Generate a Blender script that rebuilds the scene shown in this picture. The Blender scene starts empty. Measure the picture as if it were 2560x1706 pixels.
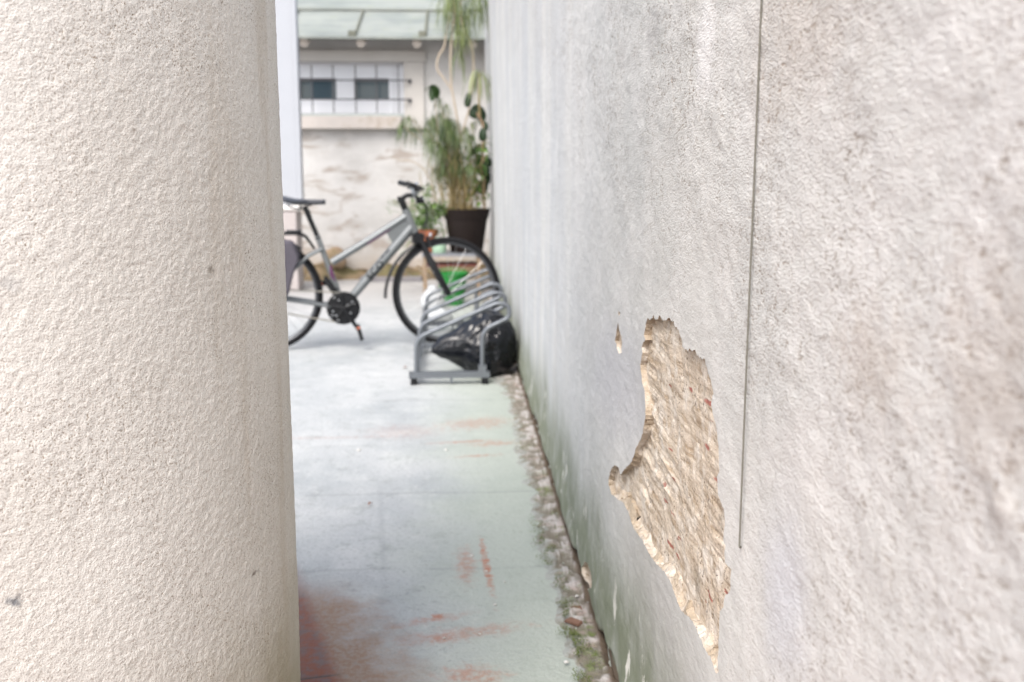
import bpy, math, random
import numpy as np
from mathutils import Vector, Matrix, noise as mnoise
from mathutils.geometry import delaunay_2d_cdt

R = math.radians
scene = bpy.context.scene
COL = scene.collection
random.seed(7)

# ------------------------------------------------------------------ camera, sky, sun, exposure
YAW, PITCH, EYE = R(3.17), R(9.67), 1.08
FPX = 35 / 36 * 2560
cam_d = bpy.data.cameras.new('camera')
cam_d.lens = 35; cam_d.sensor_width = 36; cam_d.sensor_fit = 'HORIZONTAL'
cam_d.clip_start = 0.02; cam_d.clip_end = 500
cam_d.dof.use_dof = True
cam_d.dof.focus_distance = 1.42
cam_d.dof.aperture_fstop = 5.0
cam_d.dof.aperture_blades = 0
cam = bpy.data.objects.new('camera', cam_d)
COL.objects.link(cam)
cam.location = (0, 0, EYE)
cam.rotation_euler = (R(90) - PITCH, 0, -YAW)
scene.camera = cam

SUN_EL, SUN_AZ = R(50), math.atan2(-0.42, -0.86)      # azimuth measured from +Y towards +X
w = bpy.data.worlds.new('World'); scene.world = w; w.use_nodes = True
wn = w.node_tree.nodes; wl = w.node_tree.links
bg = wn['Background']
sky = wn.new('ShaderNodeTexSky'); sky.sky_type = 'NISHITA'; sky.sun_disc = False
sky.sun_elevation = SUN_EL; sky.sun_rotation = SUN_AZ
sky.dust_density = 4.0; sky.air_density = 1.0; sky.ozone_density = 1.0
hs = wn.new('ShaderNodeHueSaturation'); hs.inputs['Saturation'].default_value = .55
wl.new(sky.outputs[0], hs.inputs['Color']); wl.new(hs.outputs[0], bg.inputs[0]); bg.inputs[1].default_value = 0.15
sun_d = bpy.data.lights.new('sun', 'SUN'); sun_d.energy = 0.7; sun_d.angle = R(28); sun_d.color = (1, 0.975, 0.94)
sun = bpy.data.objects.new('sun', sun_d); COL.objects.link(sun)
sv = Vector((math.sin(SUN_AZ) * math.cos(SUN_EL), math.cos(SUN_AZ) * math.cos(SUN_EL), math.sin(SUN_EL)))
sun.rotation_euler = sv.to_track_quat('Z', 'Y').to_euler(); sun.location = (0, 0, 8)
scene.view_settings.view_transform = 'Standard'; scene.view_settings.look = 'None'
scene.view_settings.gamma = 1; scene.view_settings.exposure = 1.28
scene.cycles.max_bounces = 8; scene.cycles.diffuse_bounces = 5
scene.cycles.use_denoising = True; scene.cycles.use_light_tree = False; scene.cycles.use_adaptive_sampling = False
scene.cycles.denoising_prefilter = 'ACCURATE'; scene.cycles.denoising_input_passes = 'RGB_ALBEDO_NORMAL'

# ------------------------------------------------------------------ measuring helpers
_f = Vector((math.sin(YAW) * math.cos(PITCH), math.cos(YAW) * math.cos(PITCH), -math.sin(PITCH)))
_r = Vector((math.cos(YAW), -math.sin(YAW), 0)); _u = _r.cross(_f)
EYEV = Vector((0, 0, EYE))
W = 0.33                                               # the face of the alley wall


def ray(x, y): return _f + _r * ((x - 1280) / FPX) + _u * ((853 - y) / FPX)
def on_ground(x, y, z=0.0):
    v = ray(x, y); return EYEV + v * ((z - EYE) / v.z)
def on_wall(x, y, X=W):
    v = ray(x, y); return EYEV + v * (X / v.x)
def at(x, y, Y):
    v = ray(x, y); return EYEV + v * (Y / v.y)


_rng = np.random.RandomState(3)
_tab = _rng.rand(256, 256)


def vn(x, y, s=0):
    x = np.asarray(x, float) + s * 17.31; y = np.asarray(y, float) + s * 5.77
    xi = np.floor(x).astype(int); yi = np.floor(y).astype(int)
    a = x - xi; b = y - yi
    a = a * a * a * (a * (a * 6 - 15) + 10); b = b * b * b * (b * (b * 6 - 15) + 10)
    g = lambda i, j: _tab[i & 255, j & 255]
    return ((g(xi, yi) * (1 - a) + g(xi + 1, yi) * a) * (1 - b) + (g(xi, yi + 1) * (1 - a) + g(xi + 1, yi + 1) * a) * b) * 2 - 1


def fbm(x, y, o=4, s=0, gain=0.5):
    t = 0; amp = 1
    for k in range(o):
        t = t + amp * vn(np.asarray(x) * 2 ** k, np.asarray(y) * 2 ** k, s + k * 3); amp *= gain
    return t


def sstep(a, b, x):
    t = np.clip((np.asarray(x, float) - a) / (b - a), 0, 1); return t * t * (3 - 2 * t)


# ------------------------------------------------------------------ material helper
class G:
    def __init__(self, name, rough=0.9, spec=0.3, metal=0.0):
        self.m = bpy.data.materials.new(name); self.m.use_nodes = True
        self.nt = self.m.node_tree; self.N = self.nt.nodes; self.L = self.nt.links
        self.b = self.N['Principled BSDF']
        self.b.inputs['Roughness'].default_value = rough
        self.b.inputs['Specular IOR Level'].default_value = spec
        self.b.inputs['Metallic'].default_value = metal
        self.co = self.N.new('ShaderNodeTexCoord').outputs['Object']

    def put(self, sock, v):
        if isinstance(v, bpy.types.NodeSocket): self.L.new(v, sock)
        elif v is not None:
            if sock.type == 'RGBA' and len(v) == 3: v = (*v, 1)
            sock.default_value = v

    def scaled(self, s, rot=(0, 0, 0), loc=(0, 0, 0)):
        n = self.N.new('ShaderNodeMapping'); self.put(n.inputs[0], self.co)
        n.inputs['Scale'].default_value = s; n.inputs['Rotation'].default_value = rot; n.inputs['Location'].default_value = loc
        return n.outputs[0]

    def noise(self, scale, detail=4, rough=0.55, vec=None, dist=0.0):
        n = self.N.new('ShaderNodeTexNoise'); self.put(n.inputs['Vector'], vec or self.co)
        n.inputs['Scale'].default_value = scale; n.inputs['Detail'].default_value = detail
        n.inputs['Roughness'].default_value = rough; n.inputs['Distortion'].default_value = dist
        return n.outputs['Fac']

    def voro(self, scale, vec=None, feature='F1', out='Distance', rnd=1.0):
        n = self.N.new('ShaderNodeTexVoronoi'); self.put(n.inputs['Vector'], vec or self.co)
        n.feature = feature; n.inputs['Scale'].default_value = scale; n.inputs['Randomness'].default_value = rnd
        return n.outputs[out]

    def ramp(self, f, a, b, lo=0.0, hi=1.0):
        n = self.N.new('ShaderNodeMapRange'); n.interpolation_type = 'SMOOTHSTEP'
        self.put(n.inputs[0], f); 
        for i, v in enumerate((a, b, lo, hi)): n.inputs[i + 1].default_value = v
        return n.outputs[0]

    def math(self, op, a, b=None, clamp=False):
        n = self.N.new('ShaderNodeMath'); n.operation = op; n.use_clamp = clamp
        self.put(n.inputs[0], a)
        if b is not None: self.put(n.inputs[1], b)
        return n.outputs[0]

    def mul(self, *a):
        r = a[0]
        for x in a[1:]: r = self.math('MULTIPLY', r, x)
        return r

    def mix(self, f, a, b, mode='MIX'):
        n = self.N.new('ShaderNodeMix'); n.data_type = 'RGBA'; n.blend_type = mode
        self.put(n.inputs[0], f); self.put(n.inputs[6], a); self.put(n.inputs[7], b)
        return n.outputs[2]

    def xyz(self):
        n = self.N.new('ShaderNodeSeparateXYZ'); self.put(n.inputs[0], self.co); return n.outputs

    def spot(self, c, rad, rot=(0, 0, 0), nscale=20, namt=0.6, soft=0.5, detail=4):
        """a stain with a place and a ragged outline of its own"""
        n = self.N.new('ShaderNodeMapping'); n.vector_type = 'TEXTURE'; self.put(n.inputs[0], self.co)
        n.inputs['Location'].default_value = c; n.inputs['Rotation'].default_value = rot; n.inputs['Scale'].default_value = rad
        ln = self.N.new('ShaderNodeVectorMath'); ln.operation = 'LENGTH'; self.put(ln.inputs[0], n.outputs[0])
        d = self.math('ADD', ln.outputs['Value'], self.mul(self.math('SUBTRACT', self.noise(nscale, detail, 0.65), 0.5), namt * 2))
        return self.ramp(d, 1 + soft * .5, 1 - soft, 0, 1)

    def bump(self, h, strength=1.0, dist=0.002, prev=None):
        n = self.N.new('ShaderNodeBump'); n.inputs['Strength'].default_value = strength; n.inputs['Distance'].default_value = dist
        self.put(n.inputs['Height'], h)
        if prev is not None: self.put(n.inputs['Normal'], prev)
        return n.outputs[0]

    def done(self, color=None, normal=None, rough=None):
        if color is not None: self.put(self.b.inputs['Base Color'], color)
        if normal is not None: self.put(self.b.inputs['Normal'], normal)
        if rough is not None: self.put(self.b.inputs['Roughness'], rough)
        return self.m


def simple(name, c, rough=0.6, spec=0.4, metal=0.0, var=0.25, scale=30, bump=0.0, bscale=120, dirt=None):
    g = G(name, rough, spec, metal)
    k = tuple(max(0, x * (1 - var)) for x in c); h = tuple(min(1, x * (1 + var * .6)) for x in c)
    col = g.mix(g.noise(scale, 5), k, h)
    if dirt: col = g.mix(g.ramp(g.noise(scale * .5, 6, .65), .5, .68), col, dirt)
    nrm = g.bump(g.noise(bscale, 4), bump, .002) if bump else None
    return g.done(col, nrm)


# ------------------------------------------------------------------ mesh helper
class MB:
    def __init__(self): self.v = []; self.f = []

    def add(self, vs, fs):
        o = len(self.v); self.v += [Vector(p) for p in vs]; self.f += [tuple(i + o for i in f) for f in fs]; return self

    def box(self, c, s, rot=None):
        c = Vector(c); M = rot or Matrix.Identity(3)
        vs = [c + M @ Vector((sx * s[0] / 2, sy * s[1] / 2, sz * s[2] / 2)) for sx in (-1, 1) for sy in (-1, 1) for sz in (-1, 1)]
        return self.add(vs, [(0, 1, 3, 2), (4, 6, 7, 5), (0, 4, 5, 1), (2, 3, 7, 6), (0, 2, 6, 4), (1, 5, 7, 3)])

    def tube(self, pts, r, n=10, closed=False, cap=True, flat=None):
        pts = [Vector(p) for p in pts]; m = len(pts)
        rs = r if hasattr(r, '__len__') else [r] * m
        T = []
        for i in range(m):
            a = pts[(i - 1) % m] if (closed or i > 0) else pts[i]; b = pts[(i + 1) % m] if (closed or i < m - 1) else pts[i]
            T.append((b - a).normalized())
        up = Vector((0, 0, 1)) if abs(T[0].z) < .9 else Vector((1, 0, 0))
        nrm = (up - T[0] * up.dot(T[0])).normalized(); vs = []
        for i in range(m):
            nrm = (nrm - T[i] * nrm.dot(T[i])).normalized(); bn = T[i].cross(nrm)
            for k in range(n):
                a = 2 * math.pi * k / n
                vs.append(pts[i] + nrm * (math.cos(a) * rs[i]) + bn * (math.sin(a) * rs[i] * (flat or 1)))
        fs = []
        for i in range(m if closed else m - 1):
            j = (i + 1) % m
            for k in range(n):
                l = (k + 1) % n; fs.append((i * n + k, i * n + l, j * n + l, j * n + k))
        if cap and not closed: fs += [tuple(range(n))[::-1], tuple((m - 1) * n + k for k in range(n))]
        return self.add(vs, fs)

    def lathe(self, c, prof, n=32, axis='Z', M=None, closed_ends=True):
        c = Vector(c); vs = []; m = len(prof)
        for r_, h in prof:
            for k in range(n):
                a = 2 * math.pi * k / n; p = Vector((r_ * math.cos(a), r_ * math.sin(a), h))
                vs.append(c + (M @ p if M else p))
        fs = [(i * n + k, i * n + (k + 1) % n, (i + 1) * n + (k + 1) % n, (i + 1) * n + k) for i in range(m - 1) for k in range(n)]
        if closed_ends: fs += [tuple(range(n))[::-1], tuple((m - 1) * n + k for k in range(n))]
        return self.add(vs, fs)

    def leaf(self, base, d, L, wd, droop=1.0, n=6, fold=0.0, tip=0.0):
        d = Vector(d).normalized(); p = Vector(base); step = L / n
        side = d.cross(Vector((0, 0, 1)))
        if side.length < .05: side = Vector((1, 0, 0))
        side.normalize(); vs = []
        for i in range(n + 1):
            t = i / n; ww = wd * (math.sin(math.pi * min(1, .12 + t * .88)) ** .7 if t < 1 else tip)
            up = side.cross(d).normalized()
            vs += [p - side * ww * .5 + up * fold * ww, p, p + side * ww * .5 + up * fold * ww]
            d = (d + Vector((0, 0, -droop * step / L * 2.2))).normalized(); p = p + d * step
        fs = []
        for i in range(n):
            a = i * 3; fs += [(a, a + 1, a + 4, a + 3), (a + 1, a + 2, a + 5, a + 4)]
        return self.add(vs, fs)

    def build(self, name, m, parent=None, smooth=True, sharp=40):
        off = thing_loc(parent)
        me = bpy.data.meshes.new(name); me.from_pydata([p - off for p in self.v], [], self.f); me.update()
        return finish(name, me, m, parent, smooth, sharp)


def thing_loc(parent):
    t = Vector((0, 0, 0)); p = parent
    while p is not None: t = t + p.location; p = p.parent
    return t


def finish(name, me, m, parent=None, smooth=True, sharp=40):
    if m: me.materials.append(m)
    if smooth:
        me.polygons.foreach_set('use_smooth', [True] * len(me.polygons))
        if sharp: me.set_sharp_from_angle(angle=R(sharp))
    o = bpy.data.objects.new(name, me); COL.objects.link(o); o.parent = parent
    return o


def tag(o, label=None, cat=None, group=None, kind=None):
    if label: o['label'] = label
    if cat: o['category'] = cat
    if group: o['group'] = group
    if kind: o['kind'] = kind
    return o


def thing(name, label, cat, loc, group=None):
    o = bpy.data.objects.new(name, None); COL.objects.link(o); o.location = loc; o.empty_display_size = .1
    return tag(o, label, cat, group)


def rounded(pts, rad, n=6):
    pts = [Vector(p) for p in pts]; out = [pts[0]]
    for a, b, c in zip(pts, pts[1:], pts[2:]):
        r_ = min(rad, (a - b).length * .48, (c - b).length * .48)
        p, q = b + (a - b).normalized() * r_, b + (c - b).normalized() * r_
        for i in range(n + 1):
            t = i / n; out.append(p * (1 - t) ** 2 + b * 2 * t * (1 - t) + q * t * t)
    return out + [pts[-1]]


def spline(pts, n=8):
    pts = [Vector(p) for p in pts]; P = [pts[0] * 2 - pts[1]] + pts + [pts[-1] * 2 - pts[-2]]; out = []
    for i in range(1, len(P) - 2):
        for k in range(n):
            t = k / n; a, b, c, d = P[i - 1:i + 3]
            out.append(.5 * ((2 * b) + (c - a) * t + (2 * a - 5 * b + 4 * c - d) * t * t + (3 * b - a - 3 * c + d) * t ** 3))
    return out + [pts[-1]]


# ------------------------------------------------------------------ the alley wall with its broken plaster
HOLE = [(1622,796),(1627,801),(1632,797),(1637.7,789),(1640,798),(1646,799),(1652,789),(1656,800),(1664,801),(1669,797),(1673.6,794),(1679,803),(1686.5,804),(1688,815),
 (1698,827),(1703,842),(1707,853),(1707,868),(1714,875),(1718,874),(1721,880),(1725,871),(1730,878),(1738,876),(1743,890),(1751,893),(1755,899),(1761,898),(1764,916),
 (1769,930),(1775,945),(1779,962),(1782.6,977),(1778,1011),(1784,1043),(1789,1064),(1794,1088),(1797,1105),(1800,1123),(1799,1150),(1801,1178),(1794,1192),
 (1796,1238),(1804,1258),(1812,1274),(1814,1313),(1810,1352),(1815.6,1363),(1813,1385),(1815,1405),(1822,1416),(1829,1423),(1828,1450),(1828,1473),(1815.6,1490),
 (1813.8,1515),(1805,1529),(1803,1575),(1800.7,1629),(1801.4,1682),(1794,1682),(1783.7,1646),(1773,1629),(1762,1604),(1750,1586),(1744.7,1568),(1735,1553),(1727,1544),
 (1714,1536),(1704,1526),(1693,1497),(1681,1458),(1672,1442),(1665,1430),(1652,1418),(1642,1405),(1631,1390),(1624,1377),(1617,1362),(1613.5,1352),(1604,1341),(1601,1334),
 (1592,1322),(1585,1306),(1581,1292),(1578,1281),(1570,1268),(1564,1256),(1556,1252),(1549.6,1249),(1540,1238),(1533.7,1236),(1530,1222),(1526.6,1214),(1527,1198),(1530,1182),
 (1536,1172),(1542,1163),(1551,1168),(1553,1178),(1555,1188),(1562,1180),(1571,1168),(1577,1164),(1583,1156),(1590,1142),(1594,1122),(1600,1106),(1606,1098),(1612,1083),
 (1616,1060),(1619,1037),(1618,1008),(1615,977),(1611,964),(1608,951),(1606,930),(1604.7,913),(1608,898),(1610.5,882),(1609,868),(1612,856),(1617,850),(1614,838),(1616,822),(1619,808)]
CHIP = [(1544,806),(1547,826),(1552,842),(1554,858),(1552,872),(1553,884),(1545,884),(1541,872),(1540,860),(1536,853),(1538,842),(1540,826)]
PIN = [(1546,777),(1549,783),(1547,790),(1545,786)]
DRAIN = [(1470,1404),(1477,1408),(1484,1430),(1488,1452),(1487,1470),(1480,1474),(1472,1466),(1467,1440),(1466,1418)]


def jag(px, step, amp, seed):
    """the outline in wall coordinates (Y, Z), made ragged at millimetre size"""
    P = [np.array([on_wall(*p).y, on_wall(*p).z]) for p in px]; out = []
    rs = np.random.RandomState(seed)
    for a, b in zip(P, P[1:] + P[:1]):
        L = np.linalg.norm(b - a); n = max(1, int(L / step)); t = (b - a) / max(L, 1e-9); nn = np.array([-t[1], t[0]])
        for k in range(n):
            out.append(a + (b - a) * k / n + nn * (rs.rand() - .5) * amp * (1 if k else .3) + t * (rs.rand() - .5) * amp * .5)
    return np.array(out)


holes = [jag(HOLE, .0035, .0028, 1), jag(CHIP, .004, .002, 2), jag(PIN, .004, .001, 3), jag(DRAIN, .006, .002, 4)]
HOLE_DEPTH = [.022, .022, .02, .13]


def inside(poly, x, y):
    x = np.asarray(x, float); y = np.asarray(y, float); c = np.zeros(x.shape, bool)
    px, py = poly[:, 0], poly[:, 1]; n = len(px); j = n - 1
    for i in range(n):
        cond = (py[i] > y) != (py[j] > y)
        xx = (px[j] - px[i]) * (y - py[i]) / (py[j] - py[i] + 1e-12) + px[i]
        c ^= cond & (x < xx); j = i
    return c


def coarse_mask(Y, Z):
    """where the render is rough rather than trowelled smooth"""
    return sstep(-.25, .35, (Z - .92) * 1.6 - (Y - 1.5) * .30 + .45 * fbm(Y * 2.2, Z * 2.2, 3, 11) + sstep(1.35, .8, Y) * .55)


def wall_disp(Y, Z):
    r_ = coarse_mask(Y, Z)
    d = .0030 * fbm(Y * 1.3, Z * 1.3, 2, 1) + .0014 * fbm(Y * 7, Z * 7, 3, 2) + .024 * np.maximum(Z - .7, 0) * sstep(3.5, 10, Y)
    d = d + r_ * (.0006 * fbm(Y * 20, Z * 40, 2, 4) + .0010 * np.clip(fbm(Y * 7, Z * 15, 3, 6), -.3, 1) + .0006 * fbm(Y * 55, Z * 100, 2, 5))
    d = d + (1 - r_) * .0006 * fbm(Y * 30, Z * 70, 3, 7)
    # a ridge where two days' work meet, at the near end
    zr = .90 + .02 * np.sin(Y * 9) + .012 * fbm(Y * 12, Z * 0, 2, 15)
    d = d + .0026 * sstep(.78, .6, Y) * np.exp(-((Z - zr) / .018) ** 2) * np.clip(fbm(Y * 26, Z * 26, 3, 21) * 1.4 + .4, 0, 2)
    zb = .035 + .022 * fbm(Y * 6, Y * 0, 3, 9)
    d = d - .016 * sstep(zb + .006, zb - .006, Z)          # the lowest strip has fallen away
    d = d + .010 * sstep(.22, .05, Z) * (.6 + .5 * fbm(Y * 5, Z * 9, 3, 13))
    return d


ys = [-1.6]
while ys[-1] < .42: ys.append(ys[-1] + .06)
while ys[-1] < 2.6: ys.append(ys[-1] + .0050)
st = .0055
while ys[-1] < 10.5: ys.append(ys[-1] + st); st = min(st * 1.035, .12)
zs = [-.05]
while zs[-1] < 1.42: zs.append(zs[-1] + .0050)
st = .0055
while zs[-1] < 3.0: zs.append(zs[-1] + st); st = min(st * 1.06, .15)
ys = np.array(ys); zs = np.array(zs); ny, nz = len(ys), len(zs)
YY, ZZ = np.meshgrid(ys, zs, indexing='ij')
TOP = lambda y: 2.05 + .95 * np.clip((np.asarray(y) - 3) / 6, 0, 1)
ZZ = np.where(ZZ > 1.45, 1.45 + (ZZ - 1.45) * (TOP(YY) - 1.45) / (zs[-1] - 1.45), ZZ)
jit = np.random.RandomState(5)
vid = np.arange(ny * nz).reshape(ny, nz)
cut = np.zeros((ny - 1, nz - 1), bool)
for poly in holes:
    lo = poly.min(0) - .012; hi = poly.max(0) + .012
    i0, i1 = np.searchsorted(ys, lo[0]) - 1, np.searchsorted(ys, hi[0]) + 1
    k0, k1 = max(0, np.searchsorted(zs, lo[1]) - 1), np.searchsorted(zs, hi[1]) + 1
    m = np.zeros((i1 - i0 + 1, k1 - k0 + 1), bool)
    sub = inside(poly, YY[i0:i1 + 1, k0:k1 + 1], ZZ[i0:i1 + 1, k0:k1 + 1])
    c = sub[:-1, :-1] | sub[1:, :-1] | sub[:-1, 1:] | sub[1:, 1:]
    ii = np.clip(np.searchsorted(ys, poly[:, 0]) - 1 - i0, 0, c.shape[0] - 1); kk = np.clip(np.searchsorted(zs, poly[:, 1]) - 1 - k0, 0, c.shape[1] - 1)
    c[ii, kk] = True
    g = c.copy()
    g[1:] |= c[:-1]; g[:-1] |= c[1:]; g2 = g.copy(); g2[:, 1:] |= g[:, :-1]; g2[:, :-1] |= g[:, 1:]
    cut[i0:i1, k0:k1] |= g2
keep = ~cut
a = vid[:-1, :-1][keep]; b = vid[1:, :-1][keep]; c_ = vid[1:, 1:][keep]; d_ = vid[:-1, 1:][keep]
quads = np.stack([a, d_, c_, b], 1)
# ring between the grid and the broken outline
ci, ck = np.nonzero(cut)
touch = np.zeros((ny, nz), bool)
for di in (0, 1):
    for dk in (0, 1): touch[ci + di, ck + dk] = True
ring_ids = vid[touch]
inall = np.zeros(len(ring_ids), bool)
for poly in holes: inall |= inside(poly, YY[touch], ZZ[touch])
ring_ids = ring_ids[~inall]
pts2 = [Vector((YY.flat[i], ZZ.flat[i])) for i in ring_ids]; nring = len(pts2); edges = []
for poly in holes:
    o = len(pts2); n = len(poly); pts2 += [Vector(p) for p in poly]; edges += [(o + i, o + (i + 1) % n) for i in range(n)]
ov, oe, of, oov, ooe, oof = delaunay_2d_cdt(pts2, edges, [], 0, 1e-6)
base = ny * nz
allY = list(YY.ravel()); allZ = list(ZZ.ravel()); remap = []
for k, src in enumerate(oov):
    if src and src[0] < nring: remap.append(int(ring_ids[src[0]]))
    else: remap.append(len(allY)); allY.append(ov[k].x); allZ.append(ov[k].y)
tris = np.array([f for f in of if len(f) == 3])
ovn = np.array([[p.x, p.y] for p in ov]); cen = ovn[tris].mean(1)
ti = np.clip(np.searchsorted(ys, cen[:, 0]) - 1, 0, ny - 2); tk = np.clip(np.searchsorted(zs, cen[:, 1]) - 1, 0, nz - 2)
ok = cut[ti, tk]
for poly in holes: ok &= ~inside(poly, cen[:, 0], cen[:, 1])
tris = np.array(remap)[tris[ok]][:, ::-1]
allY = np.array(allY); allZ = np.array(allZ)
D = wall_disp(allY, allZ)
# plaster lifts a little round the hole
h0 = holes[0]
near = np.full(len(allY), 9.0); selm = (allY > 1.0) & (allY < 2.5) & (allZ > .2) & (allZ < 1.05)
q = np.stack([allY[selm], allZ[selm]], 1); dd = np.full(len(q), 9.0)
for p in h0: dd = np.minimum(dd, np.hypot(q[:, 0] - p[0], q[:, 1] - p[1]))
near[selm] = dd
LIFT = lambda y: .004 * sstep(1.45, 1.75, y)
D = D + LIFT(allY) * np.exp(-near / .05)
co = np.stack([W - D, allY, allZ], 1)


def np_mesh(name, co, faces_list):
    me = bpy.data.meshes.new(name)
    loops = np.concatenate([f.ravel() for f in faces_list]); tot = np.concatenate([np.full(len(f), f.shape[1]) for f in faces_list])
    start = np.concatenate([[0], np.cumsum(tot)[:-1]])
    me.vertices.add(len(co)); me.vertices.foreach_set('co', np.asarray(co, np.float32).ravel())
    me.loops.add(len(loops)); me.loops.foreach_set('vertex_index', loops.astype(np.int32))
    me.polygons.add(len(tot)); me.polygons.foreach_set('loop_start', start.astype(np.int32)); me.polygons.foreach_set('loop_total', tot.astype(np.int32))
    me.update(calc_edges=True); me.validate()
    return me


def wy(x, y): p = on_wall(x, y); return (p.x, p.y, p.z)


g = G('wall_render', .92, .2)
X, Yc, Zc = g.xyz()
n_big = g.noise(1.6, 4, .6)
n_mid = g.noise(7, 5, .6)
col = g.mix(g.ramp(n_big, .38, .64), (.522, .524, .506), (.568, .563, .54))
col = g.mix(g.mul(g.ramp(n_mid, .42, .68), .55), col, (.645, .635, .615))
streak = g.noise(1, 5, .6, g.scaled((1, 5.0, .35)))
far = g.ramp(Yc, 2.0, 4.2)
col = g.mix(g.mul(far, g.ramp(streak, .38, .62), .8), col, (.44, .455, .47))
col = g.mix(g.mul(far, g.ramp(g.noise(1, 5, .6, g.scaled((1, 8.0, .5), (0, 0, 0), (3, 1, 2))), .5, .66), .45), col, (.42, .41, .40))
# pits painted darker like occlusion shade, with brown dirt; bumps painted paler
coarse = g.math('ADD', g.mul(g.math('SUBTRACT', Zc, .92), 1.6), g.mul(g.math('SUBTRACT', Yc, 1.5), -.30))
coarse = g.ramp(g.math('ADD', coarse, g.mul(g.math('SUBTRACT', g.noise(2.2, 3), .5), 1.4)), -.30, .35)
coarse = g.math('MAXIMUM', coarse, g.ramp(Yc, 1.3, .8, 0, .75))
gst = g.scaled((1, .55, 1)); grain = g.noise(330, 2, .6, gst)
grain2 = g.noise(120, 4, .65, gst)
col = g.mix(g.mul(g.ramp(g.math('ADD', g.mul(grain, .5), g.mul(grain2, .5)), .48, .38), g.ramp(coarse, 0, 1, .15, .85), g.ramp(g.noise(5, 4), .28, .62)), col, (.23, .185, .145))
col = g.mix(g.mul(g.ramp(grain2, .56, .68), coarse, .5), col, (.70, .69, .67))
# smears and patches seen on the render
c = wy(1634, 85); col = g.mix(g.mul(g.spot(c, (.4, .07, .045), (0, 0, 0), 24, .5, .4), .4), col, (.40, .39, .38))
c = wy(1553, 130); col = g.mix(g.mul(g.spot(c, (.4, .07, .022), (0, 0, 0), 30, .5, .4), .35), col, (.42, .41, .39))
c = wy(1765, 110); col = g.mix(g.mul(g.spot(c, (.4, .05, .075), (0, 0, 0), 30, .7, .7), .8), col, (.76, .75, .74))
c = wy(1550, 960); col = g.mix(g.mul(g.spot(c, (.4, .42, .13), (R(-8), 0, 0), 8, .35, .9), .85), col, (.50, .50, .515))
c = wy(1640, 1560); col = g.mix(g.mul(g.spot(c, (.4, .32, .16), (0, 0, 0), 9, .35, .9), .85), col, (.44, .43, .42))
c = wy(1960, 1480); col = g.mix(g.mul(g.spot(c, (.4, .075, .10), (0, 0, 0), 10, .5, .9), .8), col, (.56, .57, .60))
c = wy(2010, 1190); col = g.mix(g.mul(g.spot(c, (.4, .12, .06), (0, 0, 0), 12, .7, .9), .5), col, (.60, .58, .56))
c = wy(2480, 960); col = g.mix(g.mul(g.spot(c, (.4, .07, .09), (0, 0, 0), 40, 1.3, .9), .45), col, (.38, .325, .28))
c = wy(2180, 900); col = g.mix(g.mul(g.spot(c, (.4, .07, .05), (0, 0, 0), 40, 1.3, .9), .4), col, (.40, .34, .29))
c = wy(2000, 60); col = g.mix(g.mul(g.spot(c, (.4, .16, .10), (0, 0, 0), 16, .9, .9), .3), col, (.48, .41, .35))
# small rusty flecks
fl = g.ramp(g.voro(14), .055, .02)
col = g.mix(g.mul(fl, g.ramp(g.noise(3), .5, .62)), col, (.52, .36, .25))
# algae and earth at the foot
zz = g.math('ADD', Zc, g.mul(g.math('SUBTRACT', g.noise(1, 5, .65, g.scaled((1, 2.4, 1.4))), .5), .42))
alg = g.ramp(zz, .34, .13)
col = g.mix(g.mul(alg, g.ramp(g.noise(9, 5, .6), .30, .58, .45, .97)), col, (.105, .122, .055))
col = g.mix(g.mul(g.ramp(zz, .46, .2), .5), col, (.25, .265, .22))
flk = g.mul(g.ramp(g.noise(1, 5, .7, g.scaled((1, 16, 9))), .60, .66), alg)
col = g.mix(flk, col, (.62, .60, .55))
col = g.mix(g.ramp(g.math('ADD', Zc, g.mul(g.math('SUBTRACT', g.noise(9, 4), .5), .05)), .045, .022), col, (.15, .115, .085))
h1 = g.bump(g.math('ADD', g.mul(grain2, .8), g.mul(grain, g.ramp(coarse, 0, 1, .25, 1.0))), 1.0, .0023)
h2 = g.bump(g.noise(600, 2, .5), .5, .0010, h1)
h3 = g.bump(g.mul(g.noise(1, 4, .6, g.scaled((1, 16, 70), (R(4), 0, 0))), g.math('SUBTRACT', 1, coarse)), .10, .002, h2)
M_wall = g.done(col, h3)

g = G('old_render', .95, .15)
diag = g.scaled((1, 7, 95), (R(-4), 0, 0))
nd = g.noise(1, 7, .72, diag); nf = g.noise(190, 4, .68); nm = g.noise(26, 5, .65)
col = g.mix(g.ramp(nd, .34, .62), (.43, .335, .24), (.73, .635, .525))
col = g.mix(g.mul(g.ramp(nm, .46, .66), .8), col, (.80, .74, .66))
col = g.mix(g.mul(g.ramp(nf, .45, .33), g.ramp(g.noise(14, 4), .36, .6)), col, (.10, .07, .048))
col = g.mix(g.mul(g.ramp(g.noise(11, 4, .6), .60, .70), .55), col, (.30, .25, .19))
sp = g.scaled((1, 12, 70), (R(-4), 0, 0), (0, 1.7, 4.0))
X, Yc, Zc = g.xyz()
brick = g.mul(g.ramp(g.noise(1, 3, .5, sp), .69, .72), g.ramp(Yc, 1.72, 1.52))
col = g.mix(g.mul(brick, .9), col, (.36, .13, .10))
for (px, py, a_, b_, rt) in [(1757, 1010, .030, .0045, -52), (1710, 975, .016, .004, -50), (1750, 1118, .013, .0045, -60), (1776, 1203, .014, .004, -60), (1665, 1125, .012, .002, -55)]:
    c = wy(px, py); col = g.mix(g.mul(g.spot((c[0] + .02, c[1], c[2]), (.4, a_ * 1.2, b_ * .9), (R(-4), 0, 0), 90, .5, .5), .9), col, (.40, .13, .10))
hb = g.bump(nd, .7, .005); hb = g.bump(g.math('ADD', nf, nm), .9, .0045, hb)
M_old = g.done(col, hb)

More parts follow.
